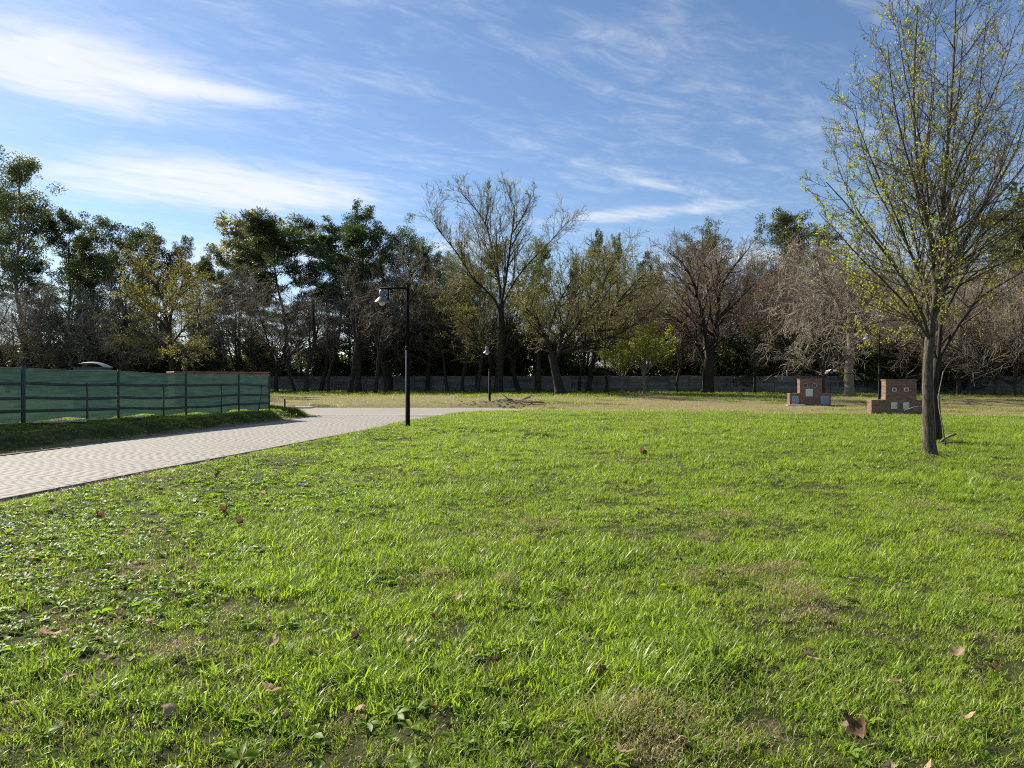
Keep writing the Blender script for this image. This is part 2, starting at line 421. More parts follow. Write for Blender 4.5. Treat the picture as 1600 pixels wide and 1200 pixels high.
# pavers laid in courses across the road, half-lapped
rng = np.random.default_rng(4)
yc = np.linspace(-2, 33.25, 600); xc = (xl(yc) + xr(yc)) / 2
sl = np.concatenate([[0], np.cumsum(np.hypot(np.diff(xc), np.diff(yc)))])
PW, PL = 0.225, 0.115
pav = []
for k, s0 in enumerate(np.arange(0.06, sl[-1] - 0.05, PL)):
    y0 = np.interp(s0, sl, yc); x0 = np.interp(s0, sl, xc)
    e = 0.4; tx = np.interp(s0 + e, sl, xc) - np.interp(s0 - e, sl, xc); ty = np.interp(s0 + e, sl, yc) - np.interp(s0 - e, sl, yc)
    d = math.hypot(tx, ty); tx /= d; ty /= d
    off_ = rng.uniform(0, PW)
    for t_ in np.arange(-4.5, 4.5, PW) + off_:
        x, y = x0 + ty * t_, y0 - tx * t_
        if y > 33.2: continue
        if xl(y) + 0.10 < x < xr(y) - 0.10: pav.append((x, y, math.atan2(-tx, ty)))
pav = np.array(pav)
def paver_geom(w_, l_):
    c, d = 0.0015, 0.003; hw, hl = w_ / 2 - 0.0006, l_ / 2 - 0.0018
    b = [(-hw, -hl), (hw, -hl), (hw, hl), (-hw, hl)]; tp = [(-hw + c, -hl + d), (hw - c, -hl + d), (hw - c, hl - d), (-hw + c, hl - d)]
    V = [(x, y, -0.02) for x, y in b] + [(x, y, -0.0012) for x, y in b] + [(x, y, 0.0) for x, y in tp]
    Fq = [(8, 9, 10, 11)] + [(i, (i + 1) % 4, 4 + (i + 1) % 4, 4 + i) for i in range(4)] + [(4 + i, 4 + (i + 1) % 4, 8 + (i + 1) % 4, 8 + i) for i in range(4)]
    return np.array(V, float), np.array(Fq)
pgV, pgF = paver_geom(PW, PL)
pme = []
for k in range(8):
    pme.append(mesh_np('paver', [(pgV, pgF, 0, np.full(len(pgV), rng.uniform(0.2, 0.8)))], [M['paver']]))
pxp = 800 + F * pav[:, 0] / np.maximum(pav[:, 1], 0.1)
inview = (pav[:, 1] > 2) & (pxp > 4)
order = np.argsort(np.where(inview, np.hypot(pav[:, 0], pav[:, 1]), 1e6))
near = set(order[:300].tolist())
jz = rng.normal(0, 0.00035, len(pav)); jr = rng.normal(0, 0.003, len(pav)); jt = np.clip(rng.normal(0.5, 0.22, len(pav)), 0, 1)
for i in order[:300]:
    o = link('paver', pme[rng.integers(8)], road, (pav[i, 0], pav[i, 1], ROADH + jz[i])); o.rotation_euler = (rng.normal(0, .0012), rng.normal(0, .0012), pav[i, 2] + jr[i])
rest = np.array([i for i in range(len(pav)) if i not in near])
ca, sa = np.cos(pav[rest, 2] + jr[rest]), np.sin(pav[rest, 2] + jr[rest])
tilt = rng.normal(0, .0012, (len(rest), 2))
VV = np.empty((len(rest), len(pgV), 3))
VV[..., 0] = pav[rest, 0, None] + ca[:, None] * pgV[None, :, 0] - sa[:, None] * pgV[None, :, 1]
VV[..., 1] = pav[rest, 1, None] + sa[:, None] * pgV[None, :, 0] + ca[:, None] * pgV[None, :, 1]
VV[..., 2] = ROADH + jz[rest, None] + pgV[None, :, 2] + tilt[:, :1] * pgV[None, :, 0] + tilt[:, 1:] * pgV[None, :, 1]
FF = pgF[None] + (np.arange(len(rest)) * len(pgV))[:, None, None]
link('paving', mesh_np('paving', [(VV.reshape(-1, 3), FF.reshape(-1, 4), 0, np.repeat(jt[rest], len(pgV)))], [M['paver']]), road, kind='stuff')

# cross road (too far to tell its pavers apart), concrete band where the two roads meet, edging
def cross_mat():
    m, t, out = material('far_paving'); v = coords(t, 'Object')
    br = t.n('ShaderNodeTexBrick'); t.l(v, br.inputs[0]); br.inputs['Scale'].default_value = 1.0
    br.inputs['Brick Width'].default_value = 0.22; br.inputs['Row Height'].default_value = 0.11; br.inputs['Mortar Size'].default_value = 0.006
    br.inputs['Color1'].default_value = (0.225, 0.208, 0.175, 1); br.inputs['Color2'].default_value = (0.262, 0.244, 0.206, 1); br.inputs['Mortar'].default_value = (0.2, 0.17, 0.13, 1)
    n = t.noise(v, 0.8, 5); c = t.mix(t.m('MULTIPLY', t.mr(n, 0.4, 0.7), 0.35), br.outputs[0], (0.30, 0.26, 0.20))
    b = pbsdf(t, c, 0.88, 0.2); t.l(b.outputs[0], out.inputs[0]); return m
M['cross'] = cross_mat()
xs = np.linspace(-60, CROSS[2], 60)
ye0 = np.full_like(xs, 33.62); ye1 = CROSS[1] - 0.15 + 0.25 * (vnoise(xs * 0.7, xs * 0, 7) - 0.5)
ye1 = np.where(xs > -2.5, ye1 - (xs + 2.5) ** 2 * 0.25, ye1)
V = np.concatenate([np.stack([xs, ye0, np.full_like(xs, ROADH)], -1), np.stack([xs, ye1, np.full_like(xs, ROADH)], -1)])
n = len(xs); Fq = np.array([[i, i + 1, n + i + 1, n + i] for i in range(n - 1)])
tag(link('cross_road', mesh_np('cross_road', [(V, Fq, 0)], [M['cross']])), kind='structure')
MB().box(-10.4, -1.9, 33.24, 33.62, ROADH - 0.08, ROADH + 0.012).build('concrete_band', M['concrete'], kind='structure')
def edging(name, xs_, ys_, z, w_, top):
    V, Fq = [], []
    for i, (x, y) in enumerate(zip(xs_, ys_)):
        for dx, dz in ((0, -0.08), (0, top), (w_, top), (w_, -0.08)): V.append((x + dx, y, z + dz))
    for i in range(len(xs_) - 1):
        for k in range(3): Fq.append((i * 4 + k, i * 4 + k + 1, i * 4 + 5 + k, i * 4 + 4 + k))
    return link(name, mesh_np(name, [(np.array(V), np.array(Fq), 0)], [M['concrete_old']]), kind='structure')
M['concrete_old'] = simple('weathered_kerb', (0.13, 0.115, 0.09), (0.30, 0.27, 0.22), 12, 0.95, 0.1)
ye = np.linspace(-6, 33, 140)
edging('kerb', xr(ye) - 0.05 , ye, ROADH, 0.08, 0.022)
edging('kerb', xl(ye) - 0.03, ye, ROADH, 0.08, 0.018)
xk = np.linspace(19.6, 46, 30)
V = []; Fq = []
for i, x in enumerate(xk):
    y = 29.3 - 0.06 * (x - 19.6); h0 = hh(x, y)
    V += [(x, y, h0 - 0.1), (x, y, h0 + 0.09), (x, y + 0.22, h0 + 0.09), (x, y + 0.22, h0 - 0.1)]
for i in range(len(xk) - 1):
    for k in range(3): Fq.append((i * 4 + k, i * 4 + k + 1, i * 4 + 5 + k, i * 4 + 4 + k))
link('pale_kerb', mesh_np('pale_kerb', [(np.array(V), np.array(Fq)[:, ::-1], 0)], [M['concrete']]), kind='structure')

# ------------------------------------------------------------------ concrete panel wall
def wall_mat():
    m, t, out = material('precast_concrete'); v = t.n('ShaderNodeNewGeometry').outputs['Position']
    n = t.noise(v, 0.5, 5, 0.6); r = t.n('ShaderNodeObjectInfo').outputs['Random']
    c = t.mix(t.m('ADD', t.m('MULTIPLY', r, 0.6), t.m('MULTIPLY', t.mr(n, 0.35, 0.65), 0.4)), (0.085, 0.085, 0.083), (0.235, 0.228, 0.215))
    b = pbsdf(t, c, 0.95, 0.1); t.l(b.outputs[0], out.inputs[0]); return m
M['wall'] = wall_mat()
wall = tag(empty('boundary_wall'), 'long grey precast concrete panel wall running behind the trees', 'wall')
WA, WB = Vector((-62, 96.0)), Vector((62, 56.0))
wd = (WB - WA).normalized(); wn = Vector((-wd.y, wd.x)); wlen = (WB - WA).length
BAY = 2.05; nb = int(wlen / BAY); ang = math.atan2(wd.y, wd.x)
slab_me = [MB().box(0.06, BAY - 0.06, -0.03, 0.03, 0.0, 0.322, 0.028).mesh('panel', M['wall']) for _ in range(1)]
post_me = MB().box(-0.07, 0.07, -0.075, 0.075, -0.2, 1.72, 0.015).mesh('post', M['wall'])
bays = []
for i in range(nb + 1):
    p = WA + wd * (i * BAY); z = hh(p.x, p.y); px = 800 + F * p.x / p.y
    if not (-320 < px < 1900): continue
    o = link('post', post_me, wall, (p.x, p.y, z)); o.rotation_euler = (0, 0, ang)
    bays.append((i, p, px))
vis = [b for b in bays if 395 < b[2] < 1640]
cnt = 0; far_mb = []
for i, p, px in bays:
    q = WA + wd * ((i + 1) * BAY); z = (hh(p.x, p.y) + hh(q.x, q.y)) / 2
    for r in range(5):
        if cnt < 300 and 380 < px < 1680:
            o = link('panel', slab_me[0], wall, (p.x, p.y, z + 0.02 + r * 0.325)); o.rotation_euler = (random.Random(i * 7 + r).uniform(-.012, .012), 0, ang); cnt += 1
        else: far_mb.append((p, z + 0.02 + r * 0.325))
mb = MB()
for p, z in far_mb:
    o = len(mb.v); c, s = math.cos(ang), math.sin(ang)
    for zz in (0, 0.318):
        for yy in (-.03, .03):
            for xx in (0.06, BAY - 0.06): mb.v.append((p.x + c * xx - s * yy, p.y + s * xx + c * yy, z + zz))
    mb.f += [tuple(o + i for i in q) for q in ((0, 2, 3, 1), (4, 5, 7, 6), (0, 1, 5, 4), (2, 6, 7, 3), (0, 4, 6, 2), (1, 3, 7, 5))]; mb.sm += [False] * 6
if mb.v: mb.build('panelling', M['wall'], wall, kind='stuff')
def wall_y(x): return WA.y + (x - WA.x) * wd.y / wd.x

# ------------------------------------------------------------------ green site fence
M['wood'] = simple('rough_timber', (0.16, 0.12, 0.085), (0.34, 0.26, 0.18), 4, 0.85, 0.15, stretch=(1, 1, 8))
M['grey_board'] = simple('weathered_board', (0.042, 0.056, 0.054), (0.075, 0.092, 0.088), 4, 0.85, 0.1, stretch=(1, 1, 8))
M['wood_pale'] = simple('pale_plank', (0.40, 0.31, 0.19), (0.58, 0.47, 0.31), 5, 0.8, 0.2)
def mesh_cloth():
    m, t, out = material('green_shade_mesh'); v = coords(t)
    mp = t.n('ShaderNodeMapping'); t.l(v, mp.inputs[0]); mp.inputs['Scale'].default_value = (0.6, 0.6, 5)
    n = t.noise(mp.outputs[0], 3, 5, 0.65); g = t.noise(v, 1.1, 3)
    c = t.mix(t.mr(n, 0.3, 0.7), (0.015, 0.036, 0.033), (0.031, 0.060, 0.055)); c = t.mix(t.m('MULTIPLY', t.mr(g, 0.4, 0.7), 0.4), c, (0.022, 0.055, 0.05))
    wr = t.noise(mp.outputs[0], 1.2, 6, 0.6, 1.5); bn = bump(t, wr, 0.8, 0.06)
    b = pbsdf(t, c, 0.6, 0.3, 0, bn)
    tr = t.n('ShaderNodeBsdfTranslucent'); t.l(bn, tr.inputs['Normal']); t.l(t.mix(1.0, c, (1.1, 1.1, 1.0), 'MULTIPLY'), tr.inputs[0])
    tp = t.n('ShaderNodeBsdfTransparent'); tp.inputs[0].default_value = (0.75, 0.95, 0.88, 1)
    m1 = t.n('ShaderNodeMixShader'); m1.inputs[0].default_value = 0.40; t.l(b.outputs[0], m1.inputs[1]); t.l(tr.outputs[0], m1.inputs[2])
    m2 = t.n('ShaderNodeMixShader'); m2.inputs[0].default_value = 0.05; t.l(m1.outputs[0], m2.inputs[1]); t.l(tp.outputs[0], m2.inputs[2])
    t.l(m2.outputs[0], out.inputs[0]); return m
M['cloth'] = mesh_cloth()
fence = tag(empty('site_fence'), 'long green shade mesh site fence on timber posts beside the paved road', 'fence')
def fx(y): return -13.7 + 0.278 * (y - 18.5)
fy = [7.9, 10.7, 13.5, 16.3, 19.1, 22.2, 25.1, 27.95, 29.9]
rf = random.Random(5)
fdir = Vector((0.278, 1, 0)).normalized(); fn = Vector((fdir.y, -fdir.x, 0))     # fn points to the road
fang = math.atan2(fdir.y, fdir.x)
FH = 1.50
for i, y in enumerate(fy):
    x = fx(y); z = hh(x, y)
    rr = 0.055 if i == 4 else 0.035
    o = MB().tube([(0, 0, -0.3), (0, 0, 0.8), (rf.uniform(-.01, .01), 0, FH + 0.06)], rr, 7).build('post', M['grey_board'], fence, (x + fn.x * 0.045, y + fn.y * 0.045, z))
topz = [hh(fx(y), y) + FH for y in fy]
for i in range(len(fy) - 1):
    y0, y1 = fy[i], fy[i + 1]
    # mesh panel: sags along its top edge, billows a little, gap below
    nu, nv = 26, 12; V = []
    for a in range(nu + 1):
        u = a / nu; y = y0 + (y1 - y0) * u; x = fx(y); g0 = hh(x, y)
        zt = topz[i] * (1 - u) + topz[i + 1] * u - 0.03 * math.sin(math.pi * u) ; zb = g0 + 0.05 + 0.04 * math.sin(u * 9 + i)
        for b in range(nv + 1):
            v = b / nv; bil = 0.035 * math.sin(math.pi * u) * math.sin(math.pi * v) + 0.014 * math.sin(u * 17 + v * 5 + i) * math.sin(math.pi * v) + 0.008 * math.sin(v * 31 + u * 4)
            V.append((x + fn.x * bil, y + fn.y * bil, zb + (zt - zb) * v))
    ii = np.arange((nu + 1) * (nv + 1)).reshape(nu + 1, nv + 1)
    Fq = np.stack([ii[:-1, :-1], ii[1:, :-1], ii[1:, 1:], ii[:-1, 1:]], -1).reshape(-1, 4)
    link('mesh_panel', mesh_np('mesh_panel', [(np.array(V), Fq, 0)], [M['cloth']], smooth=True), fence)
    # three sagging boards behind the mesh
    for r, hz in enumerate((0.30, 0.66, 1.08)):
        pts = []
        for a in range(9):
            u = a / 8; y = y0 + (y1 - y0) * u; x = fx(y); gz = (topz[i] - FH) * (1 - u) + (topz[i + 1] - FH) * u
            pts.append((x + fn.x * 0.085, y + fn.y * 0.085, gz + hz + 0.022 * math.sin(u * 3.4 + i * 1.7 + r) - 0.02 * math.sin(math.pi * u)))
        V = []; 
        for p in pts:
            for dz, dn in ((-0.042, 0), (0.042, 0), (0.042, -0.02), (-0.042, -0.02)): V.append((p[0] + fn.x * dn, p[1] + fn.y * dn, p[2] + dz))
        Fq = [(k * 4 + j, k * 4 + (j + 1) % 4, k * 4 + 4 + (j + 1) % 4, k * 4 + 4 + j) for k in range(8) for j in range(4)]
        link('rail', mesh_np('rail', [(np.array(V), np.array(Fq), 0)], [M['grey_board']]), fence)
    # stake between the posts and the top cord
    ym = y0 + (y1 - y0) * (0.62 if i < 7 else 0.7); xm = fx(ym); zm = hh(xm, ym)
    tilt = 0.25 if i == 7 else rf.uniform(-.03, .03)
    MB().tube([(-fdir.x * tilt, -fdir.y * tilt, -0.2), (0, 0, 1.12)], 0.028, 6).build('stake', M['grey_board'], fence, (xm + fn.x * 0.10, ym + fn.y * 0.10, zm))
    MB().tube([(fx(y0), y0, topz[i] + 0.005)] + [(fx(y0 + (y1 - y0) * u), y0 + (y1 - y0) * u, topz[i] * (1 - u) + topz[i + 1] * u - 0.03 * math.sin(math.pi * u)) for u in (0.25, 0.5, 0.75)] + [(fx(y1), y1, topz[i + 1] + 0.005)], 0.012, 5).build('top_cord', M['wood'], fence)

# planks and lumps along the foot of the fence
for k, (y, off, ln, rz, lab) in enumerate(((19.6, 0.42, 1.1, 1.2, 'pale plank lying at the foot of the green fence near its thick post'), (20.3, 0.35, 0.75, 0.5, 'short pale board lying askew under the green mesh fence'),
                                    (21.0, 0.22, 0.9, 1.35, 'pale batten lying tight along the bottom of the green mesh'), (22.6, 0.25, 0.5, 1.0, 'small pale offcut beside the second fence post'))):
    x = fx(y) + fn.x * off; yy = y + fn.y * off
    o = MB().box(-ln / 2, ln / 2, -0.05, 0.05, 0, 0.035, 0.006).build('plank', M['wood_pale'], None, (x, yy, hh(x, yy) + 0.02)); o.rotation_euler = (0.05, 0.03, rz)
    tag(o, lab, 'plank', 'offcuts along the foot of the fence')

# portable toilet behind the fence
M['cabin'] = simple('cabin_plastic', (0.06, 0.12, 0.12), (0.09, 0.16, 0.155), 3, 0.45, 0.4)
M['cabin_roof'] = simple('cabin_roof_plastic', (0.07, 0.10, 0.11), (0.10, 0.135, 0.145), 3, 0.5, 0.3)
zt = 26.0; xt = at(145, zt)
tl = tag(empty('portable_toilet', (xt, zt, hh(xt, zt)), 0.25), 'portable toilet with a rounded dark roof showing above the green fence', 'toilet')
hb = 1.56
MB().box(-0.49, 0.49, -0.49, 0.49, 0.02, hb, 0.03).build('cabin', M['cabin'], tl)
rv = []; rff = []
na, nbq = 12, 6
for j in range(nbq + 1):
    for i in range(na + 1):
        u = -1 + 2 * i / na; v = -1 + 2 * j / nbq
        rv.append((u * 0.52, v * 0.52, hb + 0.03 + 0.20 * (1 - abs(u) ** 2.6) * (1 - 0.25 * v * v)))
for j in range(nbq):
    for i in range(na): a = j * (na + 1) + i; rff.append((a, a + 1, a + na + 2, a + na + 1))
link('roof', mesh_np('roof', [(np.array(rv), np.array(rff), 0)], [M['cabin_roof']], smooth=True), tl)
MB().box(-0.54, 0.54, -0.54, 0.54, hb, hb + 0.028, 0.008).build('roof_rim', M['cabin_roof'], tl)
dr_ = MB().box(-0.36, 0.36, -0.512, -0.492, 0.12, hb - 0.12, 0.008).build('door', M['cabin_roof'], tl)
MB().box(0.25, 0.30, -0.53, -0.514, 0.80, 0.95, 0.006).build('handle', M['concrete'], dr_)

# rust brown container behind the far end of the fence
M['rust'] = simple('rusty_sheet', (0.20, 0.10, 0.055), (0.38, 0.21, 0.12), 3, 0.8, 0.2)
zc_ = 31.5; x0 = at(288, zc_ - 1.0); x1 = at(412, zc_ + 1.5)
ct = tag(empty('site_container', ((x0 + x1) / 2, zc_, hh((x0 + x1) / 2, zc_)), 0.62), 'low rust brown container whose top edge shows over the fence end', 'container')
Lc = 4.0; Hc = 1.95 - hh((x0 + x1) / 2, zc_)
MB().box(-Lc / 2, Lc / 2, 0, 1.8, 0, Hc - 0.05, 0.02).build('body', M['rust'], ct)
rb = MB()
for k in range(20): rb.box(-Lc / 2 + 0.05 + k * 0.2, -Lc / 2 + 0.13 + k * 0.2, -0.03, -0.003, 0.05, Hc - 0.12)
rb.build('corrugation', M['rust'], ct, kind='stuff')
MB().box(-Lc / 2 - 0.05, Lc / 2 + 0.05, -0.06, 1.86, Hc - 0.048, Hc + 0.01, 0.008).build('top_edge', M['rust'], ct)

# ------------------------------------------------------------------ street lamps
M['black'] = simple('black_paint', (0.006, 0.006, 0.007), (0.012, 0.012, 0.013), 8, 0.75, 0.08, bs=0.1)
M['shade'] = simple('grey_enamel', (0.12, 0.135, 0.145), (0.17, 0.185, 0.195), 5, 0.4, 0.5, bs=0.05)
M['shade_mid'] = simple('mid_grey_enamel', (0.24, 0.25, 0.25), (0.32, 0.33, 0.33), 5, 0.5, 0.3, bs=0.05)
M['shade_pale'] = simple('pale_enamel', (0.55, 0.56, 0.56), (0.68, 0.69, 0.69), 5, 0.4, 0.5, bs=0.05)
def globe_mat():
    m, t, out = material('lamp_globe'); b = pbsdf(t, (0.75, 0.72, 0.52), 0.2, 0.5); b.inputs['Subsurface Weight'].default_value = 0.3
    t.l(b.outputs[0], out.inputs[0]); return m
M['globe'] = globe_mat()
def lamp(px, z, Ht, rz, label, shade):
    x = at(px, z); r = tag(empty('street_lamp', (x, z, hh(x, z)), rz), label, 'street lamp', 'pendant street lamps around the lawn')
    MB().lathe([(0.098, -0.25), (0.098, 0.02), (0.078, 0.05), (0.074, 0.55 * Ht)], n=14).build('lower_pole', M['black'], r)
    MB().lathe([(0.084, 0.55 * Ht - 0.03), (0.088, 0.55 * Ht), (0.088, 0.55 * Ht + 0.05), (0.056, 0.55 * Ht + 0.09)], n=14).build('collar', M['black'], r)
    MB().lathe([(0.055, 0.55 * Ht + 0.08), (0.052, Ht - 0.04), (0.030, Ht)], n=12).build('upper_pole', M['black'], r)
    a = MB().tube([(-0.04, 0, Ht - 0.10), (-0.45, 0, Ht - 0.10), (-0.90, 0, Ht - 0.105)], [0.034, 0.034, 0.030], 8)
    a.tube([(-0.63, 0, Ht - 0.13), (-0.63, 0, Ht - 0.55)], 0.028, 6)
    a.build('arm', M['black'], r)
    c = (-0.83, 0, Ht)
    hd = MB().lathe([(0.04, -0.14), (0.085, -0.19), (0.095, -0.26), (0.095, -0.40)], c, 14).build('lamp_neck', shade, r)
    MB().lathe([(0.10, -0.385), (0.15, -0.44), (0.245, -0.545), (0.25, -0.555), (0.235, -0.552), (0.10, -0.44)], c, 20).build('lamp_shade', shade, r)
    MB().lathe([(0.03, -0.43), (0.10, -0.50), (0.115, -0.56), (0.10, -0.62), (0.05, -0.66), (0.01, -0.668)], c, 14).build('globe', M['globe'], r)
    MB().lathe([(0.13, -0.30), (0.14, 0.012), (0.10, 0.03)], n=12).build('base_plate', M['black'], r)
    return r
lamp(637, 22.5, 4.60, 0.0, 'tall black street lamp with a grey shade standing on the lawn by the road', M['shade'])
lamp(765, 44.0, 3.60, R(80), 'shorter black street lamp beside the heap of dug earth', M['shade'])
lamp(1374, 42.0, 4.65, R(8), 'slim black street lamp seen behind the brick meter pillar', M['shade'])

# ------------------------------------------------------------------ brick meter pillars
def brick_mat():
    m, t, out = material('red_brick'); g = t.n('ShaderNodeNewGeometry'); v = coords(t)
    n = t.noise(v, 18, 5, 0.65)
    c = t.mix(g.outputs['Random Per Island'], (0.165, 0.098, 0.070), (0.275, 0.178, 0.132)); c = t.mix(t.m('MULTIPLY', t.mr(n, 0.45, 0.7), 0.35), c, (0.22, 0.12, 0.08))
    b = pbsdf(t, c, 0.9, 0.15, 0, bump(t, n, 0.5, 0.005)); t.l(b.outputs[0], out.inputs[0]); return m
M['brick'] = brick_mat()
M['mortar'] = simple('mortar', (0.17, 0.13, 0.10), (0.25, 0.20, 0.16), 20, 0.95, 0.1)
M['plate'] = simple('painted_steel_plate', (0.50, 0.54, 0.49), (0.60, 0.63, 0.57), 5, 0.5, 0.4, bs=0.05)
M['bluegrey'] = simple('cement_render_patch', (0.22, 0.25, 0.29), (0.31, 0.34, 0.38), 7, 0.9, 0.2)
M['glass_dark'] = simple('dark_meter_glass', (0.015, 0.015, 0.015), (0.03, 0.03, 0.03), 5, 0.15, 0.5, bs=0)
def brick_block(mb, x0, x1, y0, y1, z0, z1, rnd):
    bl, bh, j = 0.235, 0.055, 0.014
    nz = max(1, round((z1 - z0) / (bh + j))); ph = (z1 - z0) / nz
    for r in range(nz):
        za, zb = z0 + r * ph + j / 2, z0 + (r + 1) * ph - j / 2
        for face in range(4):
            L_ = (x1 - x0) if face < 2 else (y1 - y0)
            u = -(bl / 2 if r % 2 else 0)
            while u < L_ - 0.01:
                a, b = max(u + j / 2, 0), min(u + bl - j / 2, L_); u += bl
                if b - a < 0.03: continue
                pr = rnd.uniform(0.004, 0.009)
                if face == 0: mb.box(x0 + a, x0 + b, y0 - pr, y0 + 0.02, za, zb)
                elif face == 1: mb.box(x0 + a, x0 + b, y1 - 0.02, y1 + pr, za, zb)
                elif face == 2: mb.box(x0 - pr, x0 + 0.02, y0 + a, y0 + b, za, zb)
                else: mb.box(x1 - 0.02, x1 + pr, y0 + a, y0 + b, za, zb)
def meter_pillar(px, z, rz, label, kind):
    x = at(px, z); r = tag(empty('meter_pillar', (x, z, hh(x, z) - 0.02), rz), label, 'meter pillar', 'stepped brick meter pillars by the lawn')
    wl, wu, d, hl, hu = 2.62, 1.38, 0.36, 0.72, 1.64
    rnd = random.Random(int(px)); mb = MB()
    brick_block(mb, 0, wl, 0, d, 0.0, hl, rnd)
    ux = 0.64
    brick_block(mb, ux, ux + wu, 0.0, d, hl + 0.055, hu, rnd)
    mb.build('brickwork', M['brick'], r, kind='stuff')
    MB().box(0.006, wl - 0.006, 0.006, d - 0.006, -0.2, hl - 0.002).box(ux + .006, ux + wu - .006, 0.006, d - .006, hl + 0.002, hu - 0.002).build('mortar_core', M['mortar'], r)
    cp = MB()
    for a, b, zz in ((-0.03, ux - 0.012, hl), (ux + wu + 0.012, wl + 0.03, hl), (ux - 0.035, ux + wu + 0.035, hu)):
        nbr = max(2, round((b - a) / 0.12)); st = (b - a) / nbr
        for k in range(nbr): cp.box(a + k * st + 0.005, a + (k + 1) * st - 0.005, -0.03, d + 0.03, zz + 0.002, zz + 0.052 + rnd.uniform(0, .003))
    cp.build('coping', M['brick'], r, kind='stuff')
    # the course under the upper block
    MB().box(ux, ux + wu, -0.006, d + 0.006, hl + 0.004, hl + 0.050).build('sill_course', M['brick'], r)
    if kind == 0:
        for cx in (ux + 0.36, ux + 0.90):
            f_ = MB().box(cx - 0.10, cx + 0.10, -0.045, -0.012, 1.15, 1.32, 0.008).build('meter_box', M['plate'], r)
            MB().box(cx - 0.055, cx + 0.055, -0.052, -0.046, 1.185, 1.285, 0.002).build('meter_window', M['glass_dark'], f_)
            p = MB().box(cx - 0.14, cx + 0.14, -0.032, -0.012, 0.36, 0.665, 0.006).build('access_plate', M['plate'], r)
            MB().lathe([(0.012, 0), (0.012, 0.012)], (cx + 0.10, -0.044, 0.52), 8, 'y').build('lock', M['glass_dark'], p)
    else:
        for cx in (ux + 0.34, ux + 0.92):
            f_ = MB().lathe([(0.16, 0), (0.16, 0.03), (0.13, 0.04)], (cx, -0.05, 1.28), 14, 'y').build('meter_box', M['bluegrey'], r)
            MB().lathe([(0.11, 0), (0.11, 0.02)], (cx, -0.072, 1.28), 14, 'y').build('meter_window', M['glass_dark'], f_)
        p = MB().box(ux + 0.36, ux + 0.82, -0.034, -0.012, 0.58, 1.05, 0.006).build('access_plate', M['plate'], r)
        MB().lathe([(0.012, 0), (0.012, 0.012)], (ux + 0.76, -0.046, 0.82), 8, 'y').build('lock', M['glass_dark'], p)
        for a, b in ((0.13, 0.55), (1.95, 2.5)):
            MB().box(a, b, -0.028, -0.012, 0.06, 0.62, 0.004).build('cement_patch', M['bluegrey'], r)
    return r
meter_pillar(1362, 31.2, 0.0, 'brick meter pillar half hidden by the budding tree trunks, with two square plates', 0)
meter_pillar(1234, 44.0, 0.0, 'farther brick meter pillar with one pale plate and grey cement patches', 1)
xs_ = at(1242, 43.0); tag(MB().box(-0.55, 0.55, -0.2, 0.2, 0, 0.05, 0.01).build('stone_slab', M['concrete'], None, (xs_, 42.9, hh(xs_, 42.9) + 0.02)), 'flat pale slab lying in front of the farther brick meter pillar', 'slab')

# ------------------------------------------------------------------ tree growing
def unit(v): return v / np.maximum(np.linalg.norm(v, axis=-1, keepdims=True), 1e-9)
def seglen(P): return np.linalg.norm(np.diff(P, axis=1), axis=-1).sum(1)
def spawn(rng, P, Rd, n, t0, t1, ang, dang, lr, K, up, wob, rr=0.6, rmin=0.004, taper=0.35, lt=0.55, maxr=None, side=None, tipf=0.3):
    """children of every branch of P (N,K,3); n children each (int or per-parent array)"""
    N, Kp = P.shape[:2]
    n = np.broadcast_to(np.asarray(n), (N,)).astype(int)
    pi = np.repeat(np.arange(N), n); Mn = len(pi)
    ordn = np.concatenate([np.arange(k) for k in n]) if Mn else np.zeros(0)
    t = t0 + (t1 - t0) * (ordn + rng.uniform(0, 1, Mn)) / np.maximum(n[pi], 1)
    f = t * (Kp - 1); i0 = np.minimum(f.astype(int), Kp - 2); fr = (f - i0)[:, None]
    pos = P[pi, i0] * (1 - fr) + P[pi, i0 + 1] * fr
    T = unit(P[pi, i0 + 1] - P[pi, i0])
    rp = Rd[pi, i0] * (1 - fr[:, 0]) + Rd[pi, i0 + 1] * fr[:, 0]
    rv = rng.normal(size=(Mn, 3))
    if side is not None: rv[:, 2] *= side
    Nn = unit(rv - (rv * T).sum(1, keepdims=True) * T)
    a = np.radians(ang + dang * rng.normal(size=Mn))[:, None]
    d = unit(np.cos(a) * T + np.sin(a) * Nn)
    ln = seglen(P)[pi] * lr * (1 - lt * t) * rng.uniform(0.65, 1.25, Mn)
    C = np.empty((Mn, K, 3)); C[:, 0] = pos; cur = pos
    for k in range(1, K):
        d = unit(d + np.array([0, 0, up]) / (K - 1) + wob * rng.normal(size=(Mn, 3)))
        cur = cur + d * (ln / (K - 1))[:, None]; C[:, k] = cur
    r0 = np.maximum(rp * rr * rng.uniform(0.8, 1.1, Mn), rmin)
    if maxr: r0 = np.minimum(r0, maxr)
    Rc = r0[:, None] * np.linspace(1, tipf, K)[None]
    return C, np.maximum(Rc, rmin * 0.55)
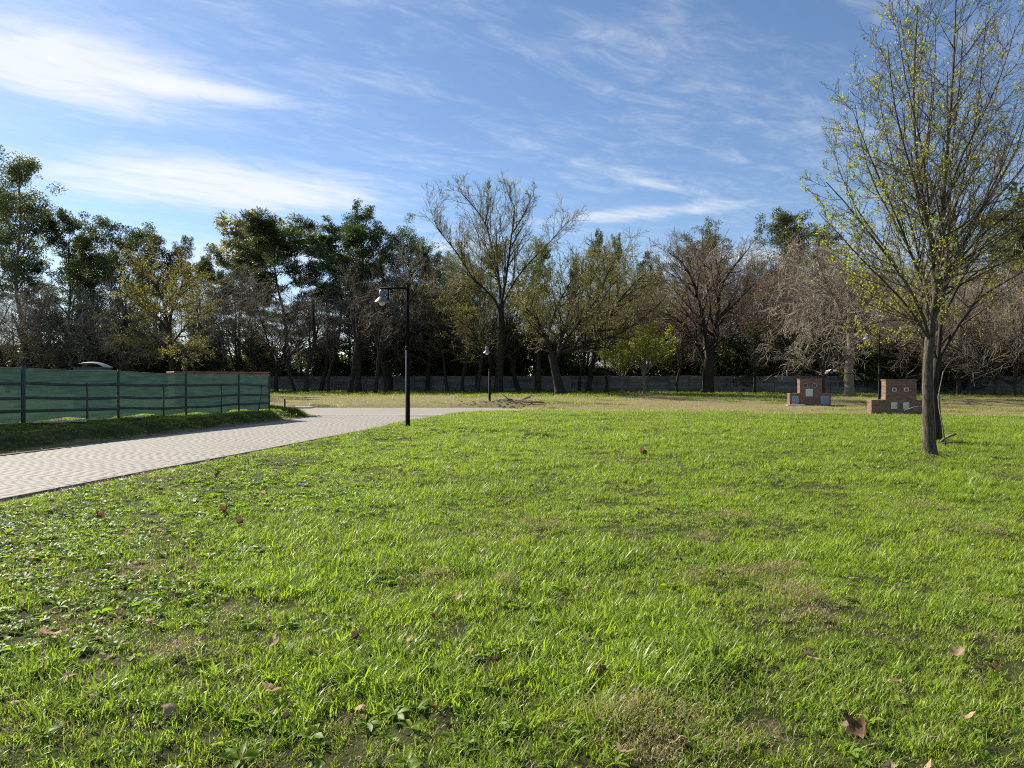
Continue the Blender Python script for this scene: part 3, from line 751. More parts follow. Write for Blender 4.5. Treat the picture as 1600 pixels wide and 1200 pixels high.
def tubes(P, Rd, sides):
    N, K = P.shape[:2]
    T = np.empty_like(P); T[:, 1:-1] = P[:, 2:] - P[:, :-2]; T[:, 0] = P[:, 1] - P[:, 0]; T[:, -1] = P[:, -1] - P[:, -2]
    T = unit(T)
    ref = np.where(np.abs(unit(P[:, -1] - P[:, 0])[:, 2:3]) > 0.8, np.array([[1.0, 0.1, 0]]), np.array([[0.05, 0.1, 1.0]]))[:, None, :]
    A = unit(np.cross(T, np.broadcast_to(ref, T.shape))); B = np.cross(T, A)
    q = 2 * np.pi * np.arange(sides) / sides
    V = P[:, :, None] + Rd[:, :, None, None] * (A[:, :, None] * np.cos(q)[None, None, :, None] + B[:, :, None] * np.sin(q)[None, None, :, None])
    ix = np.arange(N * K * sides).reshape(N, K, sides); nx_ = np.roll(ix, -1, axis=2)
    Fq = np.stack([ix[:, :-1], nx_[:, :-1], nx_[:, 1:], ix[:, 1:]], -1).reshape(-1, 4)
    return V.reshape(-1, 3), Fq
def leaves(rng, C, size, elong=0.55, flat=0.0, jit=0.4, along=None):
    N = len(C); a = unit(rng.normal(size=(N, 3)) * np.array([1, 1, 1 - flat])) if along is None else along; b = rng.normal(size=(N, 3)); b = unit(b - (b * a).sum(1, keepdims=True) * a)
    s = size * rng.uniform(1 - jit, 1 + jit, N)[:, None]
    V = np.stack([C - a * s * 0.5, C + b * s * 0.5 * elong, C + a * s * 0.5, C - b * s * 0.5 * elong], 1)
    return V.reshape(-1, 3), np.arange(N * 4).reshape(-1, 4)
def poly(pts, K):
    """resample a polyline smoothly to K points"""
    p = np.array(pts, float); n = len(p)
    if n == 2: pp = p
    else:
        ext = np.vstack([2 * p[0] - p[1], p, 2 * p[-1] - p[-2]]); out = []
        for i in range(1, n):
            p0, p1, p2, p3 = ext[i - 1], ext[i], ext[i + 1], ext[i + 2]
            for t in np.linspace(0, 1, 8, endpoint=False):
                out.append(0.5 * ((2 * p1) + (-p0 + p2) * t + (2 * p0 - 5 * p1 + 4 * p2 - p3) * t * t + (-p0 + 3 * p1 - 3 * p2 + p3) * t ** 3))
        out.append(p[-1]); pp = np.array(out)
    s = np.concatenate([[0], np.cumsum(np.linalg.norm(np.diff(pp, axis=0), axis=1))]); u = np.linspace(0, s[-1], K)
    return np.stack([np.interp(u, s, pp[:, k]) for k in range(3)], -1)

class Tree:
    pass
def finish_tree(trunk_chunks, crown_chunks, bmat, cmats):
    t = Tree(); t.trunk = mesh_np('trunk', trunk_chunks, [bmat], smooth=True); t.crown = mesh_np('crown', crown_chunks, cmats)
    t.top = float(np.percentile(np.concatenate([np.asarray(c[0])[:, 2] for c in crown_chunks]), 99.7)); return t
def flare(r, K, base=1.5):
    u = np.linspace(0, 1, K); return r * (1 + (base - 1) * np.exp(-u * 11))

def bare_tree(seed, H, spread, fork=0.25, nl=5, trunk_r=0.22, bmat='bark_dark', twig='twig_grey', bud=None, nbud=0, lean=(0, 0), limbs=None, n1=10, n2=8, n3=6,
              droop=0.0, up=0.5, twigr=0.011, lim_ang=(18, 50), trunk=None, bud_size=0.12, limb_r=0.62, l1=0.55, l2=0.5, l3=0.55, bud_sel=None, fine=3, ang1=42, t1min=0.15, ang3=38, lsc=1.0, group=1):
    rng = np.random.default_rng(seed)
    K = 9
    if trunk is None:
        fz = fork * H
        trunk = [(0, 0, -0.3), (lean[0] * 0.3 + rng.normal(0, .03) * fz, lean[1] * .3, fz * 0.4), (lean[0] * 0.7 + rng.normal(0, .03) * fz, lean[1] * .7, fz * 0.75), (lean[0], lean[1], fz)]
    TP = poly(trunk, K)[None]; TR = (flare(trunk_r, K) * np.linspace(1, 0.78, K))[None]
    if limbs is None:
        top = np.array(trunk[-1]); L = []
        a0 = rng.uniform(0, 6.28)
        for k in range(nl):
            az = a0 + 2 * math.pi * k / nl + rng.normal(0, .35); inc = math.radians(rng.uniform(*lim_ang)) if k else math.radians(8)
            ln = (H - top[2]) * rng.uniform(0.85, 1.05) * (1.0 if k == 0 else 0.95)
            st = TP[0, -1 - (k % 3)]
            pts = [st]; d = np.array([math.sin(inc) * math.cos(az), math.sin(inc) * math.sin(az), math.cos(inc)])
            for s in range(4):
                d = unit(d + np.array([0, 0, 0.10 * up]) + rng.normal(0, 0.11, 3)); st = st + d * ln / 4 * np.array([spread, spread, 1]); pts.append(st)
            L.append((pts, None))
        limbs = L
    LP = np.stack([poly(p, K) for p, _ in limbs])
    LR = np.stack([(r * lsc if r else trunk_r * limb_r * rng.uniform(.8, 1.05)) * np.linspace(1, 0.16, K) ** 0.9 for _, r in limbs])
    n1v = np.maximum(3, np.round(n1 * seglen(LP) / seglen(LP).mean())).astype(int)
    B1, R1 = spawn(rng, LP, LR, n1v, t1min, 0.98, ang1, 12, l1, 6, up * 0.8 - droop * 0.5, 0.10, 0.55, twigr, lt=0.5)
    B2, R2 = spawn(rng, B1, R1, n2, 0.12, 1.0, 42, 14, l2, 5, up * 0.5 - droop, 0.13, 0.6, twigr, lt=0.4)
    B3, R3 = spawn(rng, np.concatenate([B2]), np.concatenate([R2]), n3, 0.1, 1.0, ang3, 15, l3, fine, up * 0.35 - droop * 1.3, 0.14, 0.7, twigr * 0.8, lt=0.35)
    tr = [tubes(TP, TR, 10) + (0,), tubes(LP, LR, 7) + (0,), tubes(B1, R1, 4) + (0,)]
    cr = [tubes(B2, R2, 3) + (0,), tubes(B3, R3, 3) + (0,)]
    mats = [M[twig]]
    if bud:
        k = rng.integers(0, len(B3), nbud // group); j = rng.integers(1, B3.shape[1], nbud // group); c = B3[k, j]
        if bud_sel is not None: c = c[bud_sel(c, rng)]
        c = np.repeat(c, group, 0); c = c + rng.normal(0, bud_size * (0.5 if group == 1 else 0.75), c.shape)
        cr.append(leaves(rng, c, bud_size, 0.5) + (1,)); mats.append(M[bud])
    return finish_tree(tr, cr, M[bmat], mats)

def evergreen(seed, H, width, base=0.3, kind='broad', nleaf=14000, leaf=0.32, bmat='bark_dark', lmat='leaf_dark', trunk_r=0.3, nlimb=16, clump=0.75, lean=(0, 0)):
    rng = np.random.default_rng(seed); K = 10
    wob = rng.normal(0, 0.018 * H, (5, 2)); wob[0] = 0
    pts = [(wob[k][0] + lean[0] * k / 4, wob[k][1] + lean[1] * k / 4, -0.3 if k == 0 else H * 0.95 * k / 4) for k in range(5)]
    TP = poly(pts, K)[None]; TR = (flare(trunk_r, K, 1.3) * np.linspace(1, 0.12, K))[None]
    t = np.sort(rng.uniform(base, 0.97, nlimb)); u = (t - base) / (1 - base)
    if kind == 'broad': prof = 0.45 + 0.75 * np.sin(np.pi * np.clip(u * 0.85 + 0.12, 0, 1)); inc = 55 - 25 * u
    elif kind == 'airy': prof = 0.5 + 0.5 * np.sin(np.pi * np.clip(u + 0.05, 0, 1)); inc = 42 - 15 * u
    elif kind == 'pine': prof = 0.55 + 0.6 * np.sin(np.pi * np.clip(u * 0.8 + 0.2, 0, 1)); inc = 78 - 35 * u
    else: prof = 1.08 - 0.95 * u; inc = 84 - 20 * u
    ln = width / 2 * prof * rng.uniform(0.7, 1.2, nlimb)
    az = np.arange(nlimb) * 2.4 + rng.normal(0, .4, nlimb)
    LP = np.empty((nlimb, 6, 3)); d = np.stack([np.sin(np.radians(inc)) * np.cos(az), np.sin(np.radians(inc)) * np.sin(az), np.cos(np.radians(inc))], -1)
    f = t * (K - 1); i0 = np.minimum(f.astype(int), K - 2); fr = (f - i0)[:, None]
    LP[:, 0] = TP[0][i0] * (1 - fr) + TP[0][i0 + 1] * fr
    rr = TR[0][i0] * 0.5
    for k in range(1, 6):
        d = unit(d + np.array([0, 0, 0.05 if kind != 'cone' else -0.02]) + rng.normal(0, 0.10, (nlimb, 3))); LP[:, k] = LP[:, k - 1] + d * (ln / 5 / np.maximum(np.sin(np.radians(inc)), 0.45))[:, None]
    LR = np.maximum(rr[:, None] * np.linspace(1, 0.25, 6)[None], 0.02)
    B1, R1 = spawn(rng, LP, LR, 6 if kind != 'airy' else 7, 0.25, 1.0, 42, 14, 0.45, 4, 0.3, 0.15, 0.6, 0.015, lt=0.3)
    cen = np.concatenate([B1[:, -1], B1[:, 2], LP[:, -1], LP[:, -2], TP[0, -1:]])
    cen = cen[rng.permutation(len(cen))[:int(len(cen) * (0.9 if kind != 'airy' else 0.75))]]
    cs = clump * rng.uniform(0.45, 1.3, len(cen)); wts = cs ** 2; wts /= wts.sum()
    k = rng.choice(len(cen), nleaf, p=wts); dv = unit(rng.normal(size=(nleaf, 3))) * (rng.uniform(0, 1, nleaf) ** 0.45)[:, None]
    sq = {'broad': 0.62, 'airy': 0.8, 'pine': 0.55, 'cone': 0.5}[kind]
    c = cen[k] + dv * cs[k][:, None] * np.array([1.05, 1.05, sq])
    if kind == 'pine': Lv = leaves(rng, c, leaf * 1.35, 0.16, 0.0, 0.4, unit(dv + np.array([0, 0, 0.35]) + rng.normal(0, .3, dv.shape)))
    else: Lv = leaves(rng, c, leaf, 0.5)
    return finish_tree([tubes(TP, TR, 9) + (0,), tubes(LP, LR, 5) + (0,)], [tubes(B1, R1, 3) + (0,), Lv + (1,)], M[bmat], [M[bmat], M[lmat]])

def plant(t, name, label, cat, px, z, sc=1.0, rz=0.0, sx=None, group=None, x=None):
    x = at(px, z) if x is None else x
    r = tag(empty(name, (x, z, hh(x, z)), rz), label, cat, group)
    if sx is not None: r.scale = (sx, sx, sc)
    else: r.scale = (sc, sc, sc)
    link('trunk', t.trunk, r); link('crown', t.crown, r)
    return r
def Hpx(ytop, z, x=0): return (HZ - ytop) / F * z + EYE - hh(x, z)

def limbpts(rows, px0, z, bx=None):
    """limb control points given as (column, row, depth offset) at distance z -> tree space"""
    x0 = at(px0, z); g = hh(x0, z)
    return [(at(c, z + dz) - x0, dz, EYE + (HZ - r) / F * (z + dz) - g) for c, r, dz in rows]

GT = 'trees along the boundary wall'
ANCHOR = [(-20, 'leftmost eucalyptus'), (28, 'tallest eucalyptus'), (103, 'narrow-topped dark evergreen'), (150, 'rounded toilet roof'), (192, 'broad dense evergreen'), (268, 'olive tree at the fence'), (308, 'round-topped evergreen'),
   (350, 'rust brown container'), (385, 'pale yellowing tree'), (420, 'end of the green fence'), (452, 'highest pine'), (522, 'clear-stemmed pine'), (571, 'tallest narrow evergreen'), (605, 'nearest lamp head'), (637, 'nearest lamp post'), (690, 'visible end of the road'),
   (765, 'short street lamp'), (780, 'tallest bare tree'), (830, 'heap of dug earth'), (876, 'wide spreading tree'), (937, 'slim conifer pair'), (972, 'smaller yellow-green tree'), (1007, 'bright yellow-green tree'), (1060, 'reddish bare tree by the stout one'),
   (1105, 'stout dark-trunked tree'), (1178, 'small thin lone tree'), (1235, 'farther brick pillar'), (1290, 'white slanted sheet'), (1328, 'pale forked tree'), (1374, 'slim right-hand lamp'), (1405, 'nearer brick pillar'), (1453, 'two budding trunks'), (1498, 'leaning pair of stems'), (1588, 'big dark cedar'), (1690, 'cedar beyond the right edge')]
USED = set()
def by_anchor(head, px):
    for ap, nm in sorted(ANCHOR, key=lambda a: abs(a[0] - px)):
        side = 'left' if px < ap - 6 else ('right' if px > ap + 6 else '')
        lab = head + (' just %s of the ' % side if side else ' straight behind the ') + nm
        if lab not in USED and len(lab.replace('-', ' ').split()) <= 16: USED.add(lab); return lab
# --- evergreens --------------------------------------------------------------
EV = {
 'euc': evergreen(11, 25.5, 6.4, 0.30, 'airy', 26000, 0.21, 'bark_grey', 'leaf_euc', 0.28, 22, 0.85),
 'broadA': evergreen(12, 19.0, 9.0, 0.28, 'broad', 38000, 0.21, 'bark_dark', 'leaf_dark', 0.34, 20, 1.0),
 'broadB': evergreen(13, 18.0, 8.0, 0.35, 'broad', 34000, 0.21, 'bark_dark', 'leaf_dark', 0.30, 18, 0.9),
 'broadC': evergreen(14, 17.0, 7.0, 0.32, 'broad', 32000, 0.20, 'bark_dark', 'leaf_brown', 0.28, 17, 0.85),
 'pineA': evergreen(15, 20.0, 10.0, 0.50, 'pine', 30000, 0.36, 'bark_dark', 'leaf_pine', 0.34, 17, 1.05, (-1.5, 0)),
 'pineB': evergreen(16, 19.0, 9.0, 0.55, 'pine', 28000, 0.36, 'bark_dark', 'leaf_pine', 0.32, 15, 1.05, (1.0, 0)),
 'cone': evergreen(17, 21.0, 6.0, 0.30, 'broad', 32000, 0.21, 'bark_dark', 'leaf_pine', 0.28, 26, 0.8),
 'round': evergreen(18, 19.0, 8.0, 0.40, 'broad', 30000, 0.21, 'bark_dark', 'leaf_dark', 0.32, 24, 0.95),
 'yellow': evergreen(19, 20.0, 7.0, 0.5, 'airy', 6000, 0.38, 'bark_grey', 'leaf_yellow', 0.25, 18, 0.8),
 'cedar': evergreen(20, 18.0, 11.0, 0.15, 'cone', 20000, 0.34, 'bark_dark', 'leaf_pine', 0.35, 34, 0.8),
}
def ev(k, px, ytop, z, wid=1.0, rz=0.0, label='', name='evergreen_tree'):
    s = Hpx(ytop, z) / EV[k].top; return plant(EV[k], name, label, 'tree', px, z, s, rz, s * wid * 1.18, GT)
ev('euc', 28, 243, 80, 0.95, 0.4, 'tallest pale green airy eucalyptus standing far left above the fence', 'eucalyptus_tree')
ev('euc', -18, 300, 86, 0.9, 2.4, 'eucalyptus cut by the left picture edge, lower than its tall neighbour', 'eucalyptus_tree')
ev('broadB', 103, 325, 84, 0.75, 0.9, 'dark evergreen with a narrow raised top right of the tall eucalyptus')
ev('broadA', 60, 455, 88, 0.9, 2.0, 'dark low evergreen filling in under the tall eucalyptus')
ev('broadA', 192, 348, 86, 0.85, 0.2, 'broad dense dark evergreen, highest of the left-hand evergreen mass')
ev('broadC', 248, 368, 84, 0.85, 1.1, 'brownish evergreen beside the broad dense dark evergreen')
ev('broadB', 150, 385, 92, 0.9, 4.0, 'dark evergreen tucked between two taller dark evergreens')
ev('broadC', 308, 373, 92, 0.62, 2.5, 'small round topped evergreen standing alone against the sky')
ev('yellow', 385, 332, 98, 0.95, 0.8, 'pale yellowing tree rising behind the dark pines', 'yellowing_tree')
ev('pineA', 452, 335, 86, 0.85, 0.3, 'dark umbrella pine with the highest pine crown', 'pine_tree')
ev('pineB', 382, 388, 90, 0.75, 2.9, 'low dark pine under the pale yellowing tree', 'pine_tree')
ev('pineB', 522, 350, 84, 0.95, 1.2, 'dark umbrella pine on a tall clear trunk next to the tall evergreen', 'pine_tree')
ev('cone', 571, 320, 88, 0.85, 0.0, 'tall narrow evergreen poking highest above the pines')
ev('round', 637, 343, 86, 0.82, 0.0, 'rounded smooth green evergreen behind the nearest street lamp')
ev('broadB', 672, 385, 90, 0.6, 1.9, 'dark evergreen shoulder beside the rounded green evergreen')
ev('euc', 838, 378, 96, 1.0, 0.7, 'green eucalyptus standing behind the big bare central tree', 'eucalyptus_tree')
ev('broadB', 762, 382, 98, 0.8, 3.0, 'dark evergreen glimpsed through the big bare central tree')
ev('cone', 937, 362, 100, 0.44, 0.0, 'slim dark conifer with a blunt tufted top, taller of a pair', 'conifer_tree')
ev('cone', 962, 368, 100, 0.36, 2.0, 'very slim dark conifer, thinner of a pair', 'conifer_tree')
ev('cone', 899, 402, 104, 0.4, 1.0, 'small pointed conifer left of the slim conifer pair', 'conifer_tree')
ev('broadC', 1018, 394, 96, 0.55, 1.0, 'dark evergreen rising between the yellow-green tree and the dark-limbed tree')
ev('round', 1100, 344, 88, 0.72, 2.0, 'evergreen whose top shows over the dark-limbed bare tree')
ev('broadA', 1225, 335, 86, 0.72, 3.3, 'broad dark evergreen rising behind the grey bare trees')
ev('broadB', 1262, 352, 90, 0.8, 0.6, 'dark evergreen rounding off the right side of the broad right-hand evergreen')
ev('broadC', 1185, 420, 96, 0.7, 2.0, 'low dark evergreen beside the broad dark evergreen on the right')
ev('cedar', 1588, 312, 64, 0.95, 0.6, 'big dark cedar behind the budding tree at the right edge', 'cedar_tree')
ev('broadB', 1345, 430, 92, 0.9, 1.7, 'dark evergreen behind the grey forked tree')
ev('broadA', 1450, 440, 90, 0.9, 0.4, 'dark evergreen behind the two budding trees')
ev('cedar', 1690, 330, 60, 0.9, 1.6, 'dark cedar just beyond the right picture edge', 'cedar_tree')

# --- bare and budding trees: one mesh of each habit ------------------------------
z1 = 68.0
c1 = bare_tree(31, 22, 1.0, trunk_r=0.42, bmat='bark_dark', twig='twig_olive', bud='bud_olive', nbud=9000, bud_size=0.10,
   trunk=limbpts([(778, 616, 0), (781, 570, 0), (783, 510, 0), (783, 468, 0)], 778, z1),
   limbs=[(limbpts(r, 778, z1), rad) for r, rad in (
     ([(783, 472, 0), (779, 420, 0.5), (768, 375, 1.5), (757, 335, 2.5), (735, 305, 3.0), (712, 280, 3.2)], 0.26),
     ([(783, 470, 0), (792, 420, -1.0), (801, 350, -2.0), (806, 315, -2.4), (797, 290, -2.6)], 0.26),
     ([(782, 485, 0), (770, 455, -1.0), (740, 430, -2.2), (712, 385, -3.5), (680, 345, -4.5), (668, 315, -5)], 0.20),
     ([(786, 468, 0), (806, 430, 1.5), (830, 400, 2.8), (860, 370, 3.5), (893, 332, 4)], 0.20),
     ([(801, 352, -2), (818, 325, -2.6), (832, 295, -3.2), (838, 285, -3.5)], 0.13),
     ([(757, 338, 2.5), (762, 305, 2.8), (758, 275, 3)], 0.12),
     ([(784, 520, 0), (800, 495, 2), (815, 455, 4), (828, 425, 5)], 0.15),
     ([(782, 540, 0), (760, 510, 3), (748, 465, 5), (752, 400, 6), (745, 350, 6.5)], 0.18),
     ([(779, 585, 0), (752, 540, -2), (735, 510, -3), (700, 485, -4), (690, 465, -4.5)], 0.16))],
   n1=19, n2=8, n3=7, up=0.6, l1=0.42, l2=0.5, twigr=0.016, ang1=34, lsc=0.62)
plant(c1, 'bare_tree', 'tallest bare tree, at the centre, with dark limbs fanning against the sky', 'tree', 778, z1, 0.95, 0, 0.95, group=GT)
z2 = 61.0
c2 = bare_tree(32, 14, 1.0, trunk_r=0.42, bmat='bark_dark', twig='twig_olive', bud='bud_olive', nbud=17000, bud_size=0.09,
   trunk=limbpts([(876, 617, 0), (868, 580, 0), (862, 553, 0)], 876, z2),
   limbs=[(limbpts(r, 876, z2), rad) for r, rad in (
     ([(862, 553, 0), (850, 520, -1), (835, 495, -2), (815, 475, -3), (808, 455, -3)], 0.22),
     ([(862, 553, 0), (890, 548, 1), (920, 535, 1.5), (945, 505, 2), (975, 460, 3), (1010, 425, 3.5)], 0.25),
     ([(855, 530, 0), (862, 500, 2), (880, 460, 4), (905, 420, 5)], 0.18),
     ([(866, 565, 0), (895, 515, -2), (930, 470, -3), (950, 425, -4), (965, 400, -4)], 0.20),
     ([(866, 570, 0), (880, 520, 3), (895, 470, 5), (920, 440, 6), (940, 405, 7)], 0.18),
     ([(920, 535, 1.5), (960, 525, -1), (1000, 500, -2), (1035, 470, -2.5)], 0.14),
     ([(860, 550, 0), (838, 540, 2), (825, 510, 3), (830, 470, 4)], 0.14))],
   n1=17, n2=8, n3=7, up=0.35, l1=0.52, l3=0.62, twigr=0.017, lsc=0.85)
plant(c2, 'budding_tree', 'wide spreading yellow-green tree with low leaning limbs right of centre', 'tree', 876, z2, group=GT)
z3 = 66.0
c3 = bare_tree(33, 14, 1.0, trunk_r=0.60, bmat='bark_dark', twig='twig_red', limb_r=0.55,
   trunk=limbpts([(1105, 618, 0), (1106, 590, 0), (1108, 560, 0)], 1105, z3),
   limbs=[(limbpts(r, 1105, z3), rad) for r, rad in (
     ([(1108, 562, 0), (1118, 520, 0), (1122, 470, 0), (1124, 440, 0.5), (1118, 405, 1)], 0.36),
     ([(1120, 500, 0), (1140, 482, 1), (1160, 462, 2), (1180, 440, 2.5)], 0.20),
     ([(1108, 560, 0), (1098, 500, -1), (1088, 455, -2), (1070, 415, -3), (1045, 395, -3.5)], 0.26),
     ([(1104, 575, 0), (1085, 530, 1), (1065, 505, 2), (1040, 490, 2.5), (1000, 485, 3)], 0.22),
     ([(1106, 570, 0), (1100, 520, 3), (1096, 450, 4.5), (1085, 390, 5.5)], 0.20),
     ([(1122, 470, 0), (1112, 452, 2), (1100, 420, 3), (1098, 380, 3.5)], 0.15),
     ([(1124, 450, 0.5), (1140, 425, -1), (1160, 400, -2), (1172, 385, -2.5)], 0.16),
     ([(1112, 545, 0), (1135, 525, -2), (1160, 520, -3), (1185, 505, -4)], 0.15))],
   n1=16, n2=8, n3=7, up=0.35, l1=0.52, l3=0.62, twigr=0.018, lsc=0.95)
plant(c3, 'bare_tree', 'stout dark-trunked bare tree with reddish brown twigs against the wall', 'tree', 1105, z3, group=GT)
z4 = 55.0
c4 = bare_tree(34, 13, 1.0, trunk_r=0.36, bmat='bark_grey', twig='twig_grey', bud='bud', nbud=700, bud_size=0.12,
   trunk=limbpts([(1328, 622, 0), (1326, 580, 0), (1330, 540, 0), (1326, 510, 0)], 1328, z4),
   limbs=[(limbpts(r, 1328, z4), rad) for r, rad in (
     ([(1326, 512, 0), (1328, 470, 0), (1320, 430, 1), (1322, 385, 1.5)], 0.22),
     ([(1326, 560, 0), (1310, 530, -1), (1290, 500, -2), (1262, 475, -3), (1235, 470, -4)], 0.16),
     ([(1328, 515, 0), (1350, 480, -1), (1375, 440, -2), (1395, 400, -3)], 0.18),
     ([(1329, 540, 0), (1345, 515, 2), (1370, 500, 3), (1400, 470, 4)], 0.15),
     ([(1326, 510, 0), (1300, 460, 1), (1270, 420, 2), (1240, 395, 3)], 0.18),
     ([(1326, 520, 0), (1310, 480, -3), (1290, 440, -4), (1275, 400, -5)], 0.15))],
   n1=16, n2=8, n3=6, up=0.15, droop=0.22, l1=0.55, l3=0.65, twigr=0.017)
plant(c4, 'bare_tree', 'pale grey forked bare tree standing between the two brick meter pillars', 'tree', 1328, z4, group=GT)
z5 = 58.0
c5 = bare_tree(35, 12, 1.0, trunk_r=0.22, bmat='bark_dark', twig='twig_olive', bud='bud_olive', nbud=16000, bud_size=0.09,
   trunk=limbpts([(268, 620, 0), (268, 580, 0), (266, 540, 0), (264, 515, 0)], 268, z5),
   limbs=[(limbpts(r, 268, z5), rad) for r, rad in (
     ([(264, 516, 0), (270, 480, 0), (285, 445, 0.5), (292, 420, 1)], 0.14), ([(264, 520, 0), (245, 495, -1), (215, 475, -1.5), (190, 455, -2)], 0.13),
     ([(266, 540, 0), (290, 510, 2), (310, 480, 3), (322, 450, 3.5)], 0.11), ([(266, 540, 0), (240, 525, 2), (205, 520, 3), (180, 530, 3)], 0.10),
     ([(264, 520, 0), (255, 470, -2), (235, 435, -3), (215, 420, -3)], 0.12), ([(267, 560, 0), (290, 545, -2), (310, 550, -3)], 0.08))],
   n1=17, n2=8, n3=7, up=0.3, l1=0.5, twigr=0.014)
plant(c5, 'budding_tree', 'olive green budding tree standing behind the green site fence', 'tree', 268, z5, group=GT)
bgrey = bare_tree(36, 13, 0.9, 0.14, 6, 0.24, 'bark_dark', 'twig_grey', n1=12, n2=8, n3=6, up=0.25, lim_ang=(25, 68), twigr=0.019, l1=0.6, l2=0.58, l3=0.72, limb_r=.5)
bbrown = bare_tree(37, 14, 0.8, 0.18, 5, 0.24, 'bark_dark', 'twig_brown', n1=12, n2=8, n3=6, up=0.35, lim_ang=(20, 60), twigr=0.019, l1=0.58, l2=0.58, l3=0.72, limb_r=.5)
bred = bare_tree(38, 13, 0.9, 0.2, 6, 0.25, 'bark_grey', 'twig_red', n1=15, n2=8, n3=6, up=0.2, droop=0.1, lim_ang=(25, 68), twigr=0.019, l1=0.6, l2=0.58, l3=0.72, limb_r=.5)
bolive = bare_tree(39, 13, 0.8, 0.16, 6, 0.20, 'bark_dark', 'twig_olive', 'bud_olive', 13000, n1=16, n2=8, n3=7, up=0.55, lim_ang=(15, 50), bud_size=0.11, twigr=0.014, limb_r=.5)
slim = bare_tree(40, 12, 0.55, 0.45, 4, 0.24, 'bark_dark', 'twig_brown', n1=8, n2=6, n3=4, up=0.5, lean=(1.0, 0), lim_ang=(15, 45))
slimb = bare_tree(41, 11, 0.55, 0.5, 4, 0.21, 'bark_dark', 'twig_grey', n1=8, n2=6, n3=4, up=0.6, lean=(-1.4, 0.2), lim_ang=(15, 40))
small_y = bare_tree(42, 5.6, 0.9, 0.3, 5, 0.13, 'bark_grey', 'twig_olive', 'bud', 7000, n1=10, n2=7, n3=5, up=0.6, bud_size=0.11, lim_ang=(20, 55), twigr=0.009)
pale = bare_tree(43, 7.0, 1.0, 0.34, 6, 0.13, 'bark_dark', 'twig_pale', n1=11, n2=7, n3=4, up=0.1, droop=0.55, lim_ang=(30, 70), twigr=0.011)
def bt(t, H0, px, ytop, z, rz, label, wid=1.0, name='bare_tree'):
    s = Hpx(ytop, z) / (0.5 * H0 + 0.5 * t.top); return plant(t, name, label, 'tree', px, z, s, rz, s * wid * 1.08, GT)
bt(bgrey, 13, 60, 445, 70, 0.3, 'grey bare tree spreading behind the left end of the green fence', 1.3)
bt(bgrey, 13, 135, 440, 72, 1.7, 'grey bare tree left of the olive budding tree behind the fence', 1.2)
bt(bbrown, 14, 12, 470, 66, 2.2, 'dull brown bare tree at the far left end of the fence', 1.2)
bt(bgrey, 13, 375, 425, 74, 2.6, 'wide grey-brown bare tree in front of the dark pines', 1.35)
bt(bbrown, 14, 432, 430, 72, 4.0, 'bare tree with two low dark stems just past the fence end', 1.1)
bt(bbrown, 14, 610, 392, 78, 1.0, 'brown bare tree in front of the rounded green evergreen', 1.0)
bt(bgrey, 13, 655, 400, 80, 5.0, 'grey bare tree right of the nearest street lamp', 1.0)
bt(bolive, 13, 712, 395, 80, 0.6, 'olive budding tree left of the tallest bare tree', 1.0, 'budding_tree')
bt(bolive, 13, 745, 420, 74, 2.1, 'olive budding tree close behind the short street lamp', 0.9, 'budding_tree')
bt(bolive, 13, 835, 430, 82, 3.3, 'olive budding tree between the tallest bare tree and the wide spreading one', 0.9, 'budding_tree')
bt(bolive, 13, 990, 420, 80, 4.3, 'olive budding tree behind the right arm of the wide spreading tree', 1.1, 'budding_tree')
bt(bred, 13, 1060, 400, 80, 0.9, 'reddish bare tree left of the stout dark-trunked tree', 1.1)
bt(bred, 13, 1150, 410, 78, 2.0, 'reddish bare tree right of the stout dark-trunked tree', 1.2)
bt(bgrey, 13, 1215, 395, 76, 3.2, 'grey bare tree in front of the broad dark evergreen on the right', 1.2)
bt(bred, 13, 1275, 400, 72, 4.1, 'reddish grey bare tree behind the farther brick meter pillar', 1.1)
bt(bgrey, 13, 1385, 400, 68, 5.2, 'grey bare tree behind the slim lamp on the right', 1.1)
bt(bred, 13, 1440, 420, 64, 0.2, 'reddish bare tree behind the trunks of the two budding trees', 1.1)
bt(bgrey, 13, 1498, 390, 58, 1.2, 'grey bare tree with a pair of leaning stems right of the budding trees', 1.0)
bt(bred, 13, 1560, 400, 62, 2.8, 'reddish bare tree in front of the big dark cedar', 1.1)
bt(bgrey, 13, 1585, 430, 54, 4.6, 'pale bare tree by the right edge with a light trunk', 1.0)
bt(bred, 13, 1680, 380, 56, 3.0, 'reddish bare tree just beyond the right picture edge', 1.1)
bt(small_y, 5.6, 1007, 503, 64, 0.5, 'small bright yellow-green tree with a slim trunk before the wall', 1.15, 'budding_tree')
bt(small_y, 5.6, 972, 530, 66, 2.5, 'smaller yellow-green tree left of the bright one before the wall', 1.0, 'budding_tree')
bt(slimb, 11, 1178, 535, 66, 1.5, 'small thin bare tree alone before the wall right of the stout tree', 1.5)
bt(pale, 7.0, 1285, 470, 46.5, 0.7, 'small tree with pale drooping twigs right behind the farther brick meter pillar', 1.15)
bt(slim, 12, 1057, 505, 67, 0.0, 'thin dark stem left of the stout dark-trunked tree', 1.0)
bt(bred, 13, 1130, 405, 84, 5.0, 'tall reddish bare tree behind the stout dark-trunked tree', 1.4)
bt(bgrey, 13, 1185, 390, 82, 1.0, 'tall grey bare tree behind the small thin lone tree', 1.4)
bt(bred, 13, 1020, 415, 84, 2.2, 'reddish bare tree behind the small bright yellow-green tree', 1.3)
bt(bgrey, 13, 1330, 385, 78, 2.9, 'tall grey bare tree behind the pale forked tree', 1.4)
bt(bolive, 13, 915, 420, 84, 1.4, 'olive budding tree below the slim conifer pair', 1.3, 'budding_tree')
bt(bolive, 13, 690, 420, 84, 5.4, 'olive budding tree half way between the two left street lamps', 1.1, 'budding_tree')
